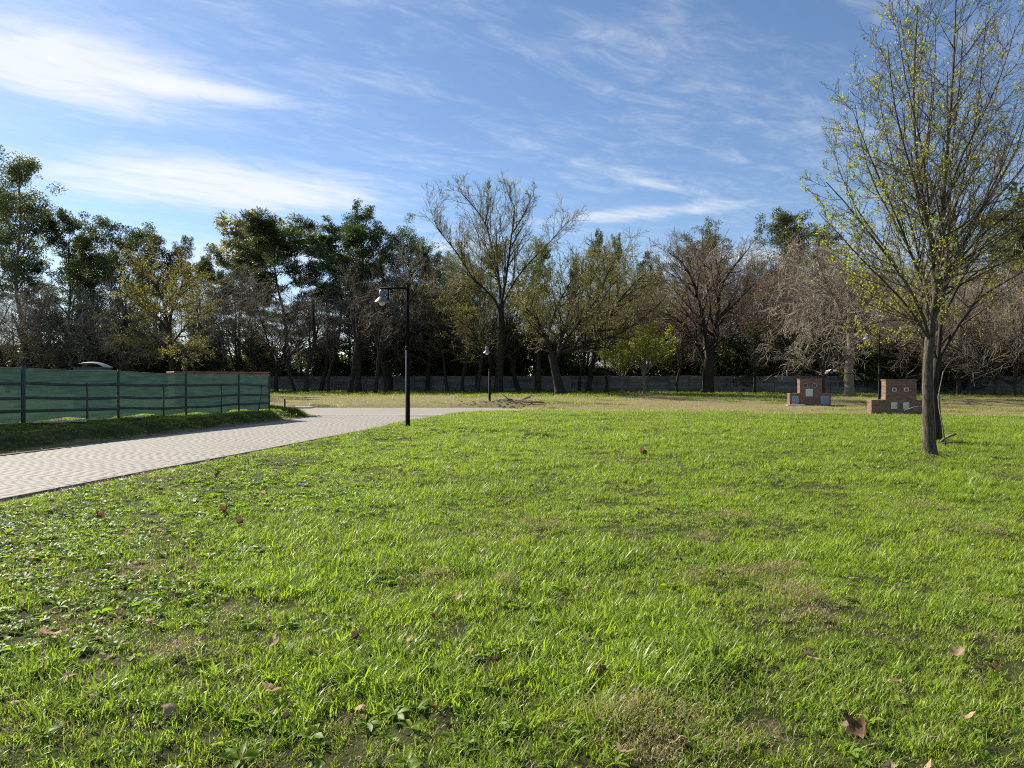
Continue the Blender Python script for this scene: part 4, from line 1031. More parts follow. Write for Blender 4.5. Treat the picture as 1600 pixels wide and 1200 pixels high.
bt(bred, 13, 1540, 380, 74, 0.5, 'tall reddish bare tree left of the big dark cedar', 1.3)
bt(bgrey, 13, 1410, 380, 76, 3.9, 'tall grey bare tree behind the nearer brick meter pillar', 1.3)
bt(bgrey, 13, 225, 470, 80, 3.5, 'grey bare tree behind the olive tree at the fence', 1.2)
rt = random.Random(8)
for k, px in enumerate((462, 478, 500, 512, 545, 560, 585, 603, 612, 668, 700, 722, 745, 802, 812, 838, 842, 905, 918, 948)):
    z = 70 + rt.uniform(-3, 9); bt(slim if k % 2 else slimb, 12 if k % 2 else 11, px, rt.uniform(420, 500), z, rt.uniform(0, 6.28), by_anchor('slender dark tree', px), rt.uniform(0.9, 1.2))
for k, px in enumerate((15, 48, 85, 112, 160, 200, 232, 310, 345, 400)):
    z = 72 + rt.uniform(-4, 10); bt(slim if k % 2 else slimb, 12 if k % 2 else 11, px, rt.uniform(420, 480), z, rt.uniform(0, 6.28), by_anchor('slender tree behind the fence', px), rt.uniform(0.9, 1.2))

# --- dark shrubs behind the wall and the wood beyond ---------------------------------
def shrub_mesh(seed, H, W_, nleaf, lmat):
    rng = np.random.default_rng(seed); n = 9
    az = rng.uniform(0, 6.28, n); LP = []
    for a in az: LP.append(poly([(0, 0, -0.1), (W_ * .2 * math.cos(a), W_ * .2 * math.sin(a), H * .4), (W_ * .4 * math.cos(a) * rng.uniform(.4, 1), W_ * .4 * math.sin(a) * rng.uniform(.4, 1), H * rng.uniform(.6, .95))], 5))
    LP = np.stack(LP); LR = np.broadcast_to(np.linspace(0.07, 0.02, 5), (n, 5)).copy()
    B1, R1 = spawn(rng, LP, LR, 9, 0.15, 1.0, 45, 15, 0.5, 4, 0.3, 0.2, 0.6, 0.012)
    cen = B1[:, 1:].reshape(-1, 3); k = rng.integers(0, len(cen), nleaf)
    c = cen[k] + rng.normal(0, 0.35, (nleaf, 3)); c = c[c[:, 2] > 0.1]
    return finish_tree([tubes(LP, LR, 5) + (0,)], [tubes(B1, R1, 3) + (0,), leaves(rng, c, 0.26, 0.5) + (1,)], M['bark_dark'], [M['bark_dark'], M[lmat]])
shA = shrub_mesh(51, 5.0, 5.0, 8000, 'leaf_dark'); shB = shrub_mesh(52, 5.0, 5.5, 8000, 'leaf_brown')
GS = 'dark shrubs behind the concrete wall'
def shrub(t, px, z, sc, w_, label): 
    r = plant(t, 'shrub', label, 'shrub', px, z, sc, rt.uniform(0, 6.28), w_, GS); return r
for k in range(46):
    px = -60 + k * 38 + rt.uniform(-14, 14); X_ = at(px, 80); z = max(wall_y(X_) + rt.uniform(2, 9), 64) if px > 400 else rt.uniform(78, 92)
    tall = 1.25 if 560 < px < 720 or px < 330 else (1.0 if px < 900 else 0.9)
    shrub(shA if k % 3 else shB, px, z, tall * rt.uniform(0.5, 1.5), rt.uniform(0.9, 1.3), by_anchor('low dark shrub', px))
# tall dark ivy-like masses seen in the photograph
ev('broadC', 470, 470, 88, 1.3, 0.9, 'low dark leafy tree behind the pair of low dark stems')
ev('broadB', 545, 440, 90, 1.2, 5.0, 'low dark leafy tree under the tall narrow evergreen')
ev('broadB', 400, 460, 92, 1.2, 2.0, 'low dark leafy tree under the pale yellowing tree')
ev('broadC', 700, 480, 88, 1.2, 2.9, 'low dark leafy tree half way between the lamp posts')
ev('broadB', 648, 440, 82, 1.25, 0.3, 'low dark leafy tree right behind the nearest lamp post')
ev('broadC', 590, 450, 84, 1.1, 1.3, 'low dark leafy tree left of the nearest lamp post')
ev('broadC', 815, 505, 82, 1.3, 2.3, 'low dark leafy tree beside the foot of the tallest bare tree')
ev('broadB', 1210, 505, 80, 1.3, 3.1, 'low dark leafy tree behind the wall left of the farther pillar')
ev('broadC', 1420, 490, 76, 1.3, 0.1, 'low dark leafy tree behind the nearer brick pillar')
ev('broadB', 1520, 480, 72, 1.2, 2.1, 'low dark leafy tree behind the leaning pair of stems')
rng = np.random.default_rng(77); nl_ = 36000
ax_ = rng.uniform(-110, 120, nl_); top = 4.5 + 6.5 * fbm(ax_ * 0.09, ax_ * 0, 7, 4) + 2.5 * (vnoise(ax_ * 0.6, ax_ * 0, 12) - .5)
zz = top * rng.uniform(0, 1, nl_) ** 0.8; yy = 122 + 10 * rng.uniform(0, 1, nl_) + 8 * vnoise(ax_ * .05, ax_ * 0, 3)
keep = fbm(ax_ * 0.35, zz * 0.35, 33, 3) > 0.36
Lv = leaves(rng, np.stack([ax_, yy, zz + 0.3], -1)[keep], 0.85, 0.55)
tag(link('distant_woodland', mesh_np('distant_woodland', [Lv + (0,)], [M['leaf_dark']])), 'dark low wood far behind the concrete wall', 'woodland', kind='stuff')

# --- the two budding trees close by ---------------------------------------------------
zh = 14.45
def hsel(c, rng): return rng.uniform(0, 1, len(c)) < np.clip(0.95 - 0.11 * (c[:, 2] - 3.5) - 0.14 * np.maximum(c[:, 0], 0), 0.12, 1)
hero = bare_tree(61, 10, 1.0, trunk_r=0.118, bmat='bark_mid', twig='twig_dark', bud='bud', nbud=26000, bud_size=0.05, group=5, bud_sel=hsel,
   trunk=limbpts([(1453, 716, 0), (1451, 660, 0), (1449, 600, 0), (1451, 545, 0.02), (1456, 505, 0.05)], 1453, zh),
   limbs=[(limbpts(r, 1453, zh), rad) for r, rad in (
     ([(1455, 512, 0), (1460, 450, 0), (1456, 380, 0.1), (1438, 300, 0.2), (1428, 220, 0.3), (1426, 120, 0.3), (1432, 10, 0.3)], 0.085),
     ([(1456, 505, 0), (1464, 440, -0.2), (1470, 350, -0.4), (1478, 240, -0.5), (1487, 120, -0.6), (1492, -25, -0.6)], 0.085),
     ([(1452, 530, 0), (1436, 480, -0.3), (1400, 420, -0.6), (1350, 355, -0.9), (1312, 308, -1.1), (1290, 285, -1.2)], 0.060),
     ([(1454, 520, 0), (1440, 440, 0.5), (1410, 370, 0.9), (1370, 300, 1.2), (1345, 230, 1.4), (1335, 165, 1.5)], 0.055),
     ([(1456, 508, 0), (1480, 440, 0.4), (1510, 370, 0.8), (1550, 300, 1.1), (1590, 225, 1.3), (1615, 130, 1.4)], 0.062),
     ([(1456, 500, 0), (1490, 420, -0.5), (1540, 360, -0.9), (1600, 320, -1.2), (1660, 260, -1.4)], 0.055),
     ([(1460, 440, 0), (1448, 350, -0.6), (1420, 260, -1.0), (1395, 160, -1.2), (1385, 70, -1.3)], 0.050),
     ([(1465, 430, 0), (1490, 330, 0.7), (1515, 230, 1.0), (1530, 130, 1.1), (1538, 30, 1.2)], 0.050),
     ([(1470, 350, -0.4), (1495, 260, -0.9), (1530, 190, -1.2), (1565, 110, -1.4), (1585, 40, -1.5)], 0.040),
     ([(1451, 545, 0), (1420, 500, 0.4), (1375, 470, 0.7), (1345, 446, 0.9), (1320, 430, 1.0)], 0.035),
     ([(1438, 300, 0.2), (1450, 220, 0.6), (1458, 130, 0.9), (1460, 20, 1.0)], 0.035),
     ([(1436, 480, -0.3), (1390, 400, 0.3), (1340, 330, 0.7), (1312, 272, 0.9), (1302, 235, 1.0)], 0.042),
     ([(1440, 440, 0.5), (1400, 340, -0.3), (1360, 250, -0.7), (1330, 170, -0.9)], 0.042),
     ([(1450, 470, 0), (1425, 360, 0.8), (1390, 240, 1.4), (1365, 120, 1.6)], 0.045),
     ([(1452, 530, 0), (1410, 470, -0.9), (1350, 410, -1.5), (1305, 360, -1.8), (1280, 335, -1.9)], 0.042),
     ([(1480, 440, 0.4), (1520, 350, -0.3), (1565, 260, -0.8), (1600, 170, -1.0)], 0.042),
     ([(1480, 440, 0.4), (1540, 390, 1.0), (1600, 350, 1.5), (1670, 310, 1.8)], 0.040),
     ([(1456, 380, 0.1), (1440, 240, -0.6), (1412, 120, -1.0), (1400, 30, -1.1)], 0.040))],
   n1=17, n2=7, n3=5, up=0.42, l1=0.36, l2=0.46, l3=0.5, twigr=0.0052, ang1=40, t1min=0.06, fine=3, lsc=0.66)
plant(hero, 'budding_tree', 'nearest slender tree with yellow-green buds on upright twigs', 'tree', 1453, zh, group='young budding trees on the lawn')
zh2 = 17.2
hero2 = bare_tree(62, 10, 1.0, trunk_r=0.118, bmat='bark_dark', twig='twig_dark', bud='bud', nbud=9000, bud_size=0.05, group=5, bud_sel=hsel,
   trunk=limbpts([(1464, 698, 0), (1463, 650, 0), (1460, 600, 0), (1465, 560, 0)], 1464, zh2),
   limbs=[(limbpts(r, 1464, zh2), rad) for r, rad in (
     ([(1466, 562, 0), (1490, 520, 0.3), (1525, 470, 0.6), (1580, 435, 0.9), (1650, 400, 1.2)], 0.075),
     ([(1466, 560, 0), (1472, 480, 0), (1482, 380, 0.2), (1484, 260, 0.3), (1496, 150, 0.4), (1502, 60, 0.4)], 0.080),
     ([(1465, 565, 0), (1440, 510, -0.4), (1390, 500, -0.7), (1345, 512, -0.8)], 0.045),
     ([(1470, 500, 0), (1510, 420, -0.5), (1545, 330, -0.9), (1590, 270, -1.2), (1640, 200, -1.3)], 0.055),
     ([(1472, 480, 0), (1460, 390, 0.6), (1440, 300, 1.0), (1410, 210, 1.2)], 0.045),
     ([(1468, 540, 0), (1520, 480, 1.0), (1560, 400, 1.6), (1600, 360, 2.0)], 0.045),
     ([(1482, 380, 0.2), (1510, 290, 0.9), (1540, 210, 1.3), (1560, 120, 1.5)], 0.040))],
   n1=14, n2=6, n3=5, up=0.4, l1=0.38, l2=0.45, twigr=0.0055, ang1=40, lsc=0.65, fine=3)
plant(hero2, 'budding_tree', 'dark-trunked budding tree standing close behind the nearest one', 'tree', 1464, zh2, group='young budding trees on the lawn')

# ------------------------------------------------------------------ small things beyond the lawn
M['bark_log'] = bark('log_bark', (0.08, 0.064, 0.047), (0.24, 0.20, 0.15))
M['white'] = simple('white_sheet', (0.68, 0.69, 0.70), (0.78, 0.79, 0.80), 4, 0.5, 0.3, bs=0.05)
M['orange'] = simple('orange_cloth', (0.55, 0.21, 0.02), (0.70, 0.30, 0.04), 8, 0.7, 0.2)
M['cream'] = simple('cream_render', (0.25, 0.23, 0.19), (0.34, 0.31, 0.26), 3, 0.9, 0.1)
M['tile'] = simple('grey_roof_sheet', (0.22, 0.21, 0.20), (0.36, 0.345, 0.33), 4, 0.8, 0.2)
def stick(px, z, pts, rad, label, cat='branch', name='fallen_branch', mat='bark_log', group=None):
    x = at(px, z); b = MB().tube(pts, rad, 8).build(name, M[mat], None, (x, z, hh(x, z) + 0.02)); return tag(b, label, cat, group)
stick(792, 43.2, [(-0.3, 0, 0.36), (-0.1, 0.1, 0.2), (0.1, 0.1, 0.05), (0.35, 0, 0.03)], [0.02, 0.03, 0.035, 0.03], 'dark branch stub leaning out of the heap of dug earth')
stick(822, 43.6, [(-0.25, 0, 0.10), (0, 0.1, 0.18), (0.28, 0.2, 0.26)], [0.06, 0.07, 0.055], 'pale cut log tilted up on the heap of dug earth', 'log', 'cut_log', 'bark_pale')
stick(836, 42.6, [(-0.6, 0, 0.08), (0.1, 0.1, 0.10), (0.6, 0.2, 0.06)], [0.04, 0.05, 0.04], 'grey log lying flat at the right end of the dug earth', 'log', 'cut_log')
stick(1472, 16.9, [(0.0, 0.05, 0.0), (0.06, 0, 0.10), (0.20, -0.1, 0.20), (0.28, -0.12, 0.22)], [0.035, 0.035, 0.028, 0.022], 'bent grey branch stub at the foot of the dark-trunked budding tree')
stick(1478, 16.6, [(-0.10, 0, 0.02), (0.15, 0, 0.05), (0.42, 0.1, 0.04)], [0.018, 0.018, 0.012], 'thin stick lying in the grass by the two budding trunks')
stick(1466, 15.6, [(0.30, 0.2, 0.02), (0.12, 0.05, 0.55), (0.02, 0, 0.9), (0.0, 0, 1.15), (0.12, 0.02, 1.7), (0.5, 0.1, 2.25)], [0.014, 0.014, 0.012, 0.011, 0.009, 0.005], 'thin bent sucker shoot rising between the two budding trunks', 'shoot', 'sucker_shoot', 'bark_pale')
stick(1444, 14.9, [(-0.42, 0.0, 0.86), (-0.2, 0.02, 0.93), (0.05, 0.02, 0.95)], [0.008, 0.012, 0.014], 'short pale snag sticking out left of the nearest budding trunk', 'twig', 'dead_twig', 'bark_pale')
x_ = at(445, 39.0); tag(MB().tube([(0, 0, -0.2), (0, 0, 0.42)], 0.035, 6).build('stake', M['bark_dark'], None, (x_, 31.6, hh(at(445, 31.6), 31.6))), 'short dark marker stake on the grass past the fence end', 'stake').location.x = at(445, 31.6)
x_ = at(474, 31.8); lid = tag(MB().box(-0.42, 0.42, -0.3, 0.3, 0, 0.07, 0.015).build('concrete_lid', M['concrete'], None, (x_, 31.8, 0.27)), 'flat pale concrete lid on the tip of the grassy bank', 'lid')
lid.location.z = max(hh(x_ + a, 31.8 + b) for a in (-.4, 0, .4) for b in (-.3, 0, .3)) + 0.01
rk = random.Random(2)
mb = MB()
for k in range(300):
    a = rk.gauss(0, 1); b = rk.gauss(0, 1); x = -0.4 + a * 1.7; y = 43.3 + b * 0.9; s = rk.uniform(0.015, 0.06); z = hh(x, y) - 0.01
    mb.box(x - s, x + s, y - s * rk.uniform(.5, 1), y + s * rk.uniform(.5, 1), z - 0.03, z + s * rk.uniform(.5, 1.2), s * 0.35)
M['clod'] = simple('earth_clod', (0.15, 0.115, 0.08), (0.30, 0.235, 0.165), 9, 0.95, 0.1)
tag(mb.build('earth_clods', M['clod'], kind='stuff'), 'loose earth clods and chips round the short street lamp', 'clods')

# house far behind the wall, awning, thin things
hs = tag(empty('house', (at(952, 98), 98, hh(at(952, 98), 98)), -0.1), 'low cream house with a grey pitched roof glimpsed behind the wall', 'house')
MB().box(-5, 5, 0, 6, 0, 2.9).build('wall', M['cream'], hs)
rfm = bpy.data.meshes.new('roof'); rfm.from_pydata([(-5.5, -.6, 2.88), (5.5, -.6, 2.88), (5.5, 3, 4.3), (-5.5, 3, 4.3), (-5.5, 6.6, 2.88), (5.5, 6.6, 2.88), (-5.5, -.6, 2.74), (5.5, -.6, 2.74), (5.5, 6.6, 2.74), (-5.5, 6.6, 2.74)], [],
   [(0, 1, 2, 3), (3, 2, 5, 4), (6, 7, 1, 0), (4, 5, 8, 9), (0, 3, 4, 9, 6), (1, 7, 8, 5, 2)]); rfm.materials.append(M['tile']); link('roof', rfm, hs)
for wx in (-3, 0.6, 3.4):
    wf = MB().box(wx - 0.6, wx + 0.6, -0.05, -0.003, 1.0, 2.2, 0.01).build('window', M['concrete'], hs)
    MB().box(wx - 0.52, wx + 0.52, -0.06, -0.052, 1.08, 2.12).build('pane', M['glass_dark'], wf)
zz_ = 57.0; xx_ = at(1293, zz_)
aw = tag(empty('awning', (xx_, zz_, hh(xx_, zz_))), 'small white slanted sheet with an orange tip seen above the farther meter pillar', 'awning')
sh = bpy.data.meshes.new('sheet'); sh.from_pydata([(-0.65, -0.5, 1.78), (0.55, -0.5, 2.12), (0.55, 0.6, 2.2), (-0.65, 0.6, 1.86), (-0.65, -0.5, 1.72), (0.55, -0.5, 2.02), (0.55, 0.6, 2.14), (-0.65, 0.6, 1.80)], [],
   [(0, 1, 2, 3), (7, 6, 5, 4), (4, 5, 1, 0), (5, 6, 2, 1), (6, 7, 3, 2), (7, 4, 0, 3)]); sh.materials.append(M['white']); link('sheet', sh, aw)
for sx_ in (-0.6, 0.5): MB().tube([(sx_, 0.5, 0), (sx_, 0.5, 1.80 + (0.27 if sx_ > 0 else 0))], 0.02, 6).build('post', M['black'], aw)
oc = bpy.data.meshes.new('cloth'); oc.from_pydata([(0.30, -0.52, 2.09), (0.72, -0.55, 2.22), (0.62, -0.4, 2.45), (0.45, -0.35, 2.34), (0.38, -0.3, 2.52), (0.60, -0.3, 2.16)], [], [(0, 1, 2, 3), (0, 3, 4), (1, 5, 2), (5, 0, 4, 2)]); oc.materials.append(M['orange']); link('cloth', oc, aw)

# ------------------------------------------------------------------ grass and weeds
def grass_mat(name, c1, c2, ctip, trans=0.5, rough=0.45, spec=0.35):
    m, t, out = material(name)
    rnd = t.n('ShaderNodeNewGeometry').outputs['Random Per Island']
    ia = t.n('ShaderNodeAttribute', attribute_type='INSTANCER'); ia.attribute_name = 'hue'
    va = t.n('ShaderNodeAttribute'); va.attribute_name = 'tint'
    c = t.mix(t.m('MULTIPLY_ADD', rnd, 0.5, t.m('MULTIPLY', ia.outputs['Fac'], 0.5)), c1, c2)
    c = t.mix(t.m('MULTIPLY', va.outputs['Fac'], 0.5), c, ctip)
    b = pbsdf(t, c, rough, spec)
    tr = t.n('ShaderNodeBsdfTranslucent'); t.l(t.mix(1.0, c, (1.25, 1.35, 0.55), 'MULTIPLY'), tr.inputs[0])
    mx = t.n('ShaderNodeMixShader'); mx.inputs[0].default_value = trans
    t.l(b.outputs[0], mx.inputs[1]); t.l(tr.outputs[0], mx.inputs[2]); t.l(mx.outputs[0], out.inputs[0]); return m
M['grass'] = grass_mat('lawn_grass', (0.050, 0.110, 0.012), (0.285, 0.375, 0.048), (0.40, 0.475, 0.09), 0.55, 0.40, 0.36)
M['straw'] = grass_mat('dry_grass', (0.19, 0.14, 0.075), (0.38, 0.30, 0.17), (0.42, 0.34, 0.20), 0.35)
M['weed'] = grass_mat('broad_weed_leaf', (0.11, 0.19, 0.02), (0.25, 0.345, 0.035), (0.28, 0.37, 0.05), 0.55, 0.5, 0.3)

def blades(rng, n, rad, h0, h1, wd_, bend, segs=3):
    """a tuft of n bent blades"""
    a = rng.uniform(0, 6.283, n); r = rad * np.sqrt(rng.uniform(0, 1, n)); bx, by = r * np.cos(a), r * np.sin(a)
    L_ = rng.uniform(h0, h1, n); az = rng.uniform(0, 6.283, n); bd = bend * rng.uniform(0.25, 1.6, n); ww = wd_ * rng.uniform(0.6, 1.4, n)
    ln = rng.uniform(0.02, 0.5, n)
    V = []; C = []
    for s in range(segs + 1):
        u = s / segs; th = ln + bd * u
        # integrate the bending blade
        px = np.zeros(n); pz = np.zeros(n)
        for q in range(6):
            uu = u * (q + .5) / 6; tq = ln + bd * uu; px += np.sin(tq) * L_ * u / 6; pz += np.cos(tq) * L_ * u / 6
        cx, cy = bx + px * np.cos(az), by + px * np.sin(az); wv = ww * (1 - u ** 1.6) * 0.5 + 0.0002
        V.append(np.stack([cx - np.sin(az) * wv, cy + np.cos(az) * wv, pz - 0.01], -1)); V.append(np.stack([cx + np.sin(az) * wv, cy - np.cos(az) * wv, pz - 0.01], -1))
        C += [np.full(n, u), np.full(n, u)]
    V = np.stack(V, 1); m_ = 2 * (segs + 1); Fq = []
    for s in range(segs): Fq.append([2 * s, 2 * s + 1, 2 * s + 3, 2 * s + 2])
    Fq = np.array(Fq)[None] + (np.arange(n) * m_)[:, None, None]
    return V.reshape(-1, 3), Fq.reshape(-1, 4), np.stack(C, 1).ravel()
def rosette(rng, n, l0, l1, wr, rise, wavy=0.15):
    """broad weed leaves spreading from one root"""
    V = []; Fq = []; C = []; o = 0
    a0 = rng.uniform(0, 6.28)
    for k in range(n):
        az = a0 + k * 2.4 + rng.normal(0, .3); L_ = rng.uniform(l0, l1); wd_ = L_ * wr * rng.uniform(.75, 1.25); ri = rise * rng.uniform(0.3, 1.5); cz, sz = math.cos(az), math.sin(az)
        prof = (0.18, 0.55, 0.95, 1.0, 0.62, 0.05); tw = rng.normal(0, .35)
        for s, pw in enumerate(prof):
            u = s / 5; r = L_ * u * (1 - 0.15 * ri * u); z = L_ * (math.sin(ri) * u * (1.15 - 0.75 * u)) + 0.008
            hw = wd_ * 0.5 * pw * (1 + rng.normal(0, wavy))
            for q, lift in ((-1, 0.35), (0, 0.0), (1, 0.35)):
                lx, ly, lz = r, q * hw, z + abs(q) * hw * lift + q * hw * tw
                V.append((lx * cz - ly * sz, lx * sz + ly * cz, lz)); C.append(u * 0.7)
        for s in range(5):
            for q in range(2): b = o + s * 3 + q; Fq.append((b, b + 1, b + 4, b + 3))
        o += 18
    return np.array(V), np.array(Fq), np.array(C)
def source(name, chunk, mat):
    me = mesh_np(name, [(chunk[0], chunk[1], 0, chunk[2])], [M[mat]], smooth=True)
    return bpy.data.objects.new(name, me)
rng = np.random.default_rng(101)
def coll(name, objs):
    c = bpy.data.collections.new(name)
    for o in objs: c.objects.link(o)
    return c
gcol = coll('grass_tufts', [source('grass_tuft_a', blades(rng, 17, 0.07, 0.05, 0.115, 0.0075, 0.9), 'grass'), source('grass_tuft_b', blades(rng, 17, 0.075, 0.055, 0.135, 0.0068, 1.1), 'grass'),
   source('grass_tuft_c', blades(rng, 15, 0.06, 0.09, 0.18, 0.0078, 1.3), 'grass'), source('grass_tuft_d', blades(rng, 20, 0.085, 0.03, 0.08, 0.0070, 0.8), 'grass'),
   source('grass_tuft_e', blades(rng, 12, 0.03, 0.12, 0.22, 0.0090, 1.5, 4), 'grass')])
fcol = coll('far_tufts', [source('far_tuft_a', blades(rng, 34, 0.26, 0.05, 0.11, 0.010, 1.0, 2), 'grass'), source('far_tuft_b', blades(rng, 30, 0.24, 0.05, 0.13, 0.012, 1.2, 2), 'grass'), source('far_tuft_c', blades(rng, 30, 0.30, 0.04, 0.09, 0.010, 0.9, 2), 'grass')])
dcol = coll('dry_tufts', [source('dry_tuft_a', blades(rng, 15, 0.08, 0.03, 0.09, 0.0040, 1.9), 'straw'), source('dry_tuft_b', blades(rng, 15, 0.09, 0.03, 0.08, 0.0036, 2.2), 'straw'), source('dry_tuft_c', blades(rng, 26, 0.20, 0.03, 0.09, 0.006, 1.9, 2), 'straw')])
wcol = coll('weed_rosettes', [source('weed_a', rosette(rng, 9, 0.06, 0.115, 0.36, 0.55), 'weed'), source('weed_b', rosette(rng, 12, 0.05, 0.10, 0.50, 0.6), 'weed'), source('weed_c', rosette(rng, 7, 0.08, 0.15, 0.26, 0.7), 'weed'),
   source('weed_d', rosette(rng, 10, 0.025, 0.06, 0.75, 0.9), 'weed'), source('weed_e', rosette(rng, 14, 0.02, 0.045, 0.8, 1.0), 'weed')])

def scatter(name, col_, pts, kinds, scl, hue, rng, tiltmax, label, cat):
    n = len(pts); me = bpy.data.meshes.new(name); me.vertices.add(n); me.vertices.foreach_set('co', pts.astype(np.float32).ravel())
    def attr(nm, typ, arr, f): a = me.attributes.new(nm, typ, 'POINT'); a.data.foreach_set(f, arr.ravel())
    attr('kind', 'INT', kinds.astype(np.int32), 'value')
    rot = np.stack([rng.normal(0, tiltmax, n), rng.normal(0, tiltmax, n), rng.uniform(0, 6.283, n)], -1)
    attr('rot', 'FLOAT_VECTOR', rot.astype(np.float32), 'vector'); attr('scl', 'FLOAT', scl.astype(np.float32), 'value'); attr('hue', 'FLOAT', hue.astype(np.float32), 'value')
    me.update()
    ng = bpy.data.node_groups.new(name, 'GeometryNodeTree')
    ng.interface.new_socket('Geometry', in_out='INPUT', socket_type='NodeSocketGeometry'); ng.interface.new_socket('Geometry', in_out='OUTPUT', socket_type='NodeSocketGeometry')
    N_ = ng.nodes; gi = N_.new('NodeGroupInput'); go = N_.new('NodeGroupOutput'); ip = N_.new('GeometryNodeInstanceOnPoints')
    ci = N_.new('GeometryNodeCollectionInfo'); ci.inputs['Collection'].default_value = col_; ci.inputs['Separate Children'].default_value = True; ci.inputs['Reset Children'].default_value = True
    def na(nm, dt): a = N_.new('GeometryNodeInputNamedAttribute'); a.data_type = dt; a.inputs['Name'].default_value = nm; return a.outputs['Attribute']
    Lk = ng.links; Lk.new(gi.outputs[0], ip.inputs['Points']); Lk.new(ci.outputs[0], ip.inputs['Instance']); ip.inputs['Pick Instance'].default_value = True
    Lk.new(na('kind', 'INT'), ip.inputs['Instance Index']); Lk.new(na('rot', 'FLOAT_VECTOR'), ip.inputs['Rotation']); Lk.new(na('scl', 'FLOAT'), ip.inputs['Scale'])
    Lk.new(ip.outputs[0], go.inputs[0])
    o = link(name, me); md = o.modifiers.new('scatter', 'NODES'); md.node_group = ng
    return tag(o, label, cat, kind='stuff')

def field(rng, y0, y1, dens, xm=4.0, xlim=None):
    xm0 = 0.76 * y1 + xm; n = int(dens * (y1 - y0) * 2 * xm0); x = rng.uniform(-xm0, xm0, n); y = rng.uniform(y0, y1, n)
    k = np.abs(x) < 0.76 * y + xm; return x[k], y[k]
def onroad(x, y): return (x < xr(y) - 0.0) & (x > xl(np.minimum(y, 33.4)) - 0.03) & (y < 34) | ((y > CROSS[0] - .3) & (y < CROSS[1] + 0.1) & (x < CROSS[2] + 0.2))
GP, GK, GS_, GHu = [], [], [], []
for y0, y1, dn in ((0.8, 6, 480), (6, 10, 350), (10, 16, 215), (16, 24, 140)):
    x, y = field(rng, y0, y1, dn); dr = x - xr(y); dl = xl(np.minimum(y, 33.4)) - x
    gr, so = zones(x, y); n1 = fbm(x * 0.9, y * 0.9, 201); n2 = fbm(x * 2.6, y * 2.6, 211); n3 = fbm(x * 0.28, y * 0.28, 221)
    # thin on the left where weeds and soil take over, patchy everywhere
    leftness = sst(2.2, -2.6, 0) * 0 + sst(-0.5, 4.5, -x - 0.10 * y + 0.6 * (n3 - .5) * 6)
    thin = 1 - sst(0.36, 0.54, n2 * 0.7 + n1 * 0.3)
    p = (1.15 - 0.55 * thin) * (1 - 0.42 * leftness) * (1 - 0.75 * so) * sst(0.1, 1.0, dr + 1.3 * (n2 - .5))
    p = np.where(dl > 0.15, 0.75 * gr, p)
    k = (rng.uniform(0, 1, len(x)) < p) & ~onroad(x, y)
    x, y, n1, n2, n3, lf, thin = x[k], y[k], n1[k], n2[k], n3[k], leftness[k], thin[k]; n = len(x)
    tall = sst(0.48, 0.66, fbm(x * 1.1, y * 1.1, 231)) * (1 - 0.6 * lf)
    u = rng.uniform(0, 1, n)
    kd = np.where(u < 0.28 + 0.3 * lf + 0.45 * thin, 3, np.where(u < 0.58, 0, np.where(u < 0.82, 1, np.where(u < 0.82 + 0.16 * tall, 2, np.where(u > 0.992 - 0.01 * tall, 4, 1)))))
    GP.append(np.stack([x, y, height(x, y)], -1)); GK.append(kd); GS_.append(rng.uniform(0.65, 1.15, n) * (0.72 + 0.5 * tall - 0.18 * thin) * (1 + 0.018 * np.maximum(y - 8, 0)) * (1 - 0.2 * lf)); GHu.append(np.clip(0.5 + 1.1 * (n3 - .5) + 1.3 * (fbm(x * 1.7, y * 1.7, 291) - .5) + rng.normal(0, .22, n), 0, 1))
scatter('lawn_grass', gcol, np.concatenate(GP), np.concatenate(GK), np.concatenate(GS_), np.concatenate(GHu), rng, 0.14, 'bright green backlit lawn grass covering the foreground', 'grass')
# farther lawn, verge and the strip before the wall
FP, FK, FS, FH_ = [], [], [], []
for y0, y1, dn in ((23, 36, 60), (36, 100, 8.0)):
    x, y = field(rng, y0, y1, dn, 6); gr, so = zones(x, y); dl = xl(np.minimum(y, 33.4)) - x
    lawn = y < lawn_edge(x); n2 = fbm(x * 1.1, y * 1.1, 241)
    p = gr * (0.55 + 0.45 * (n2 > .45)) * np.where(lawn, 1.0, 0.8) * (1 - so)
    k = (rng.uniform(0, 1, len(x)) < p) & ~onroad(x, y) & (y < wall_y(x) + 1); x, y, lawn = x[k], y[k], lawn[k]; n = len(x)
    FP.append(np.stack([x, y, height(x, y)], -1)); FK.append(rng.integers(0, 3, n)); FS.append(rng.uniform(0.7, 1.2, n) * np.where(lawn, 0.8, 1.5 + 0.5 * (rng.uniform(0, 1, n) > .8))); FH_.append(np.clip(0.55 + 1.3 * (fbm(x * .25, y * .25, 251) - .5) + rng.normal(0, .15, n), 0, 1))
scatter('far_grass', fcol, np.concatenate(FP), np.concatenate(FK), np.concatenate(FS), np.concatenate(FH_), rng, 0.08, 'green grass on the far side of the lawn and along the wall', 'grass')
# dry blades, straw and thatch
DP, DK, DS = [], [], []
for y0, y1, dn in ((0.8, 8, 170), (8, 18, 60), (18, 36, 16), (36, 92, 2.6)):
    x, y = field(rng, y0, y1, dn); gr, so = zones(x, y); n1 = fbm(x * 1.4, y * 1.4, 261); n2 = fbm(x * 0.5, y * 0.5, 271)
    p = np.where(y < lawn_edge(x), 0.16 + 0.3 * sst(0.58, 0.72, n1) + 0.35 * so, 0.9 * (1 - gr)); k = (rng.uniform(0, 1, len(x)) < p) & ~onroad(x, y) & (y < wall_y(x)); x, y = x[k], y[k]; n = len(x)
    DP.append(np.stack([x, y, height(x, y) + 0.004], -1)); DK.append(np.where(y > 18, 2, rng.integers(0, 2, n))); DS.append(rng.uniform(0.6, 1.15, n) * np.where(y > 36, 1.5, 1))
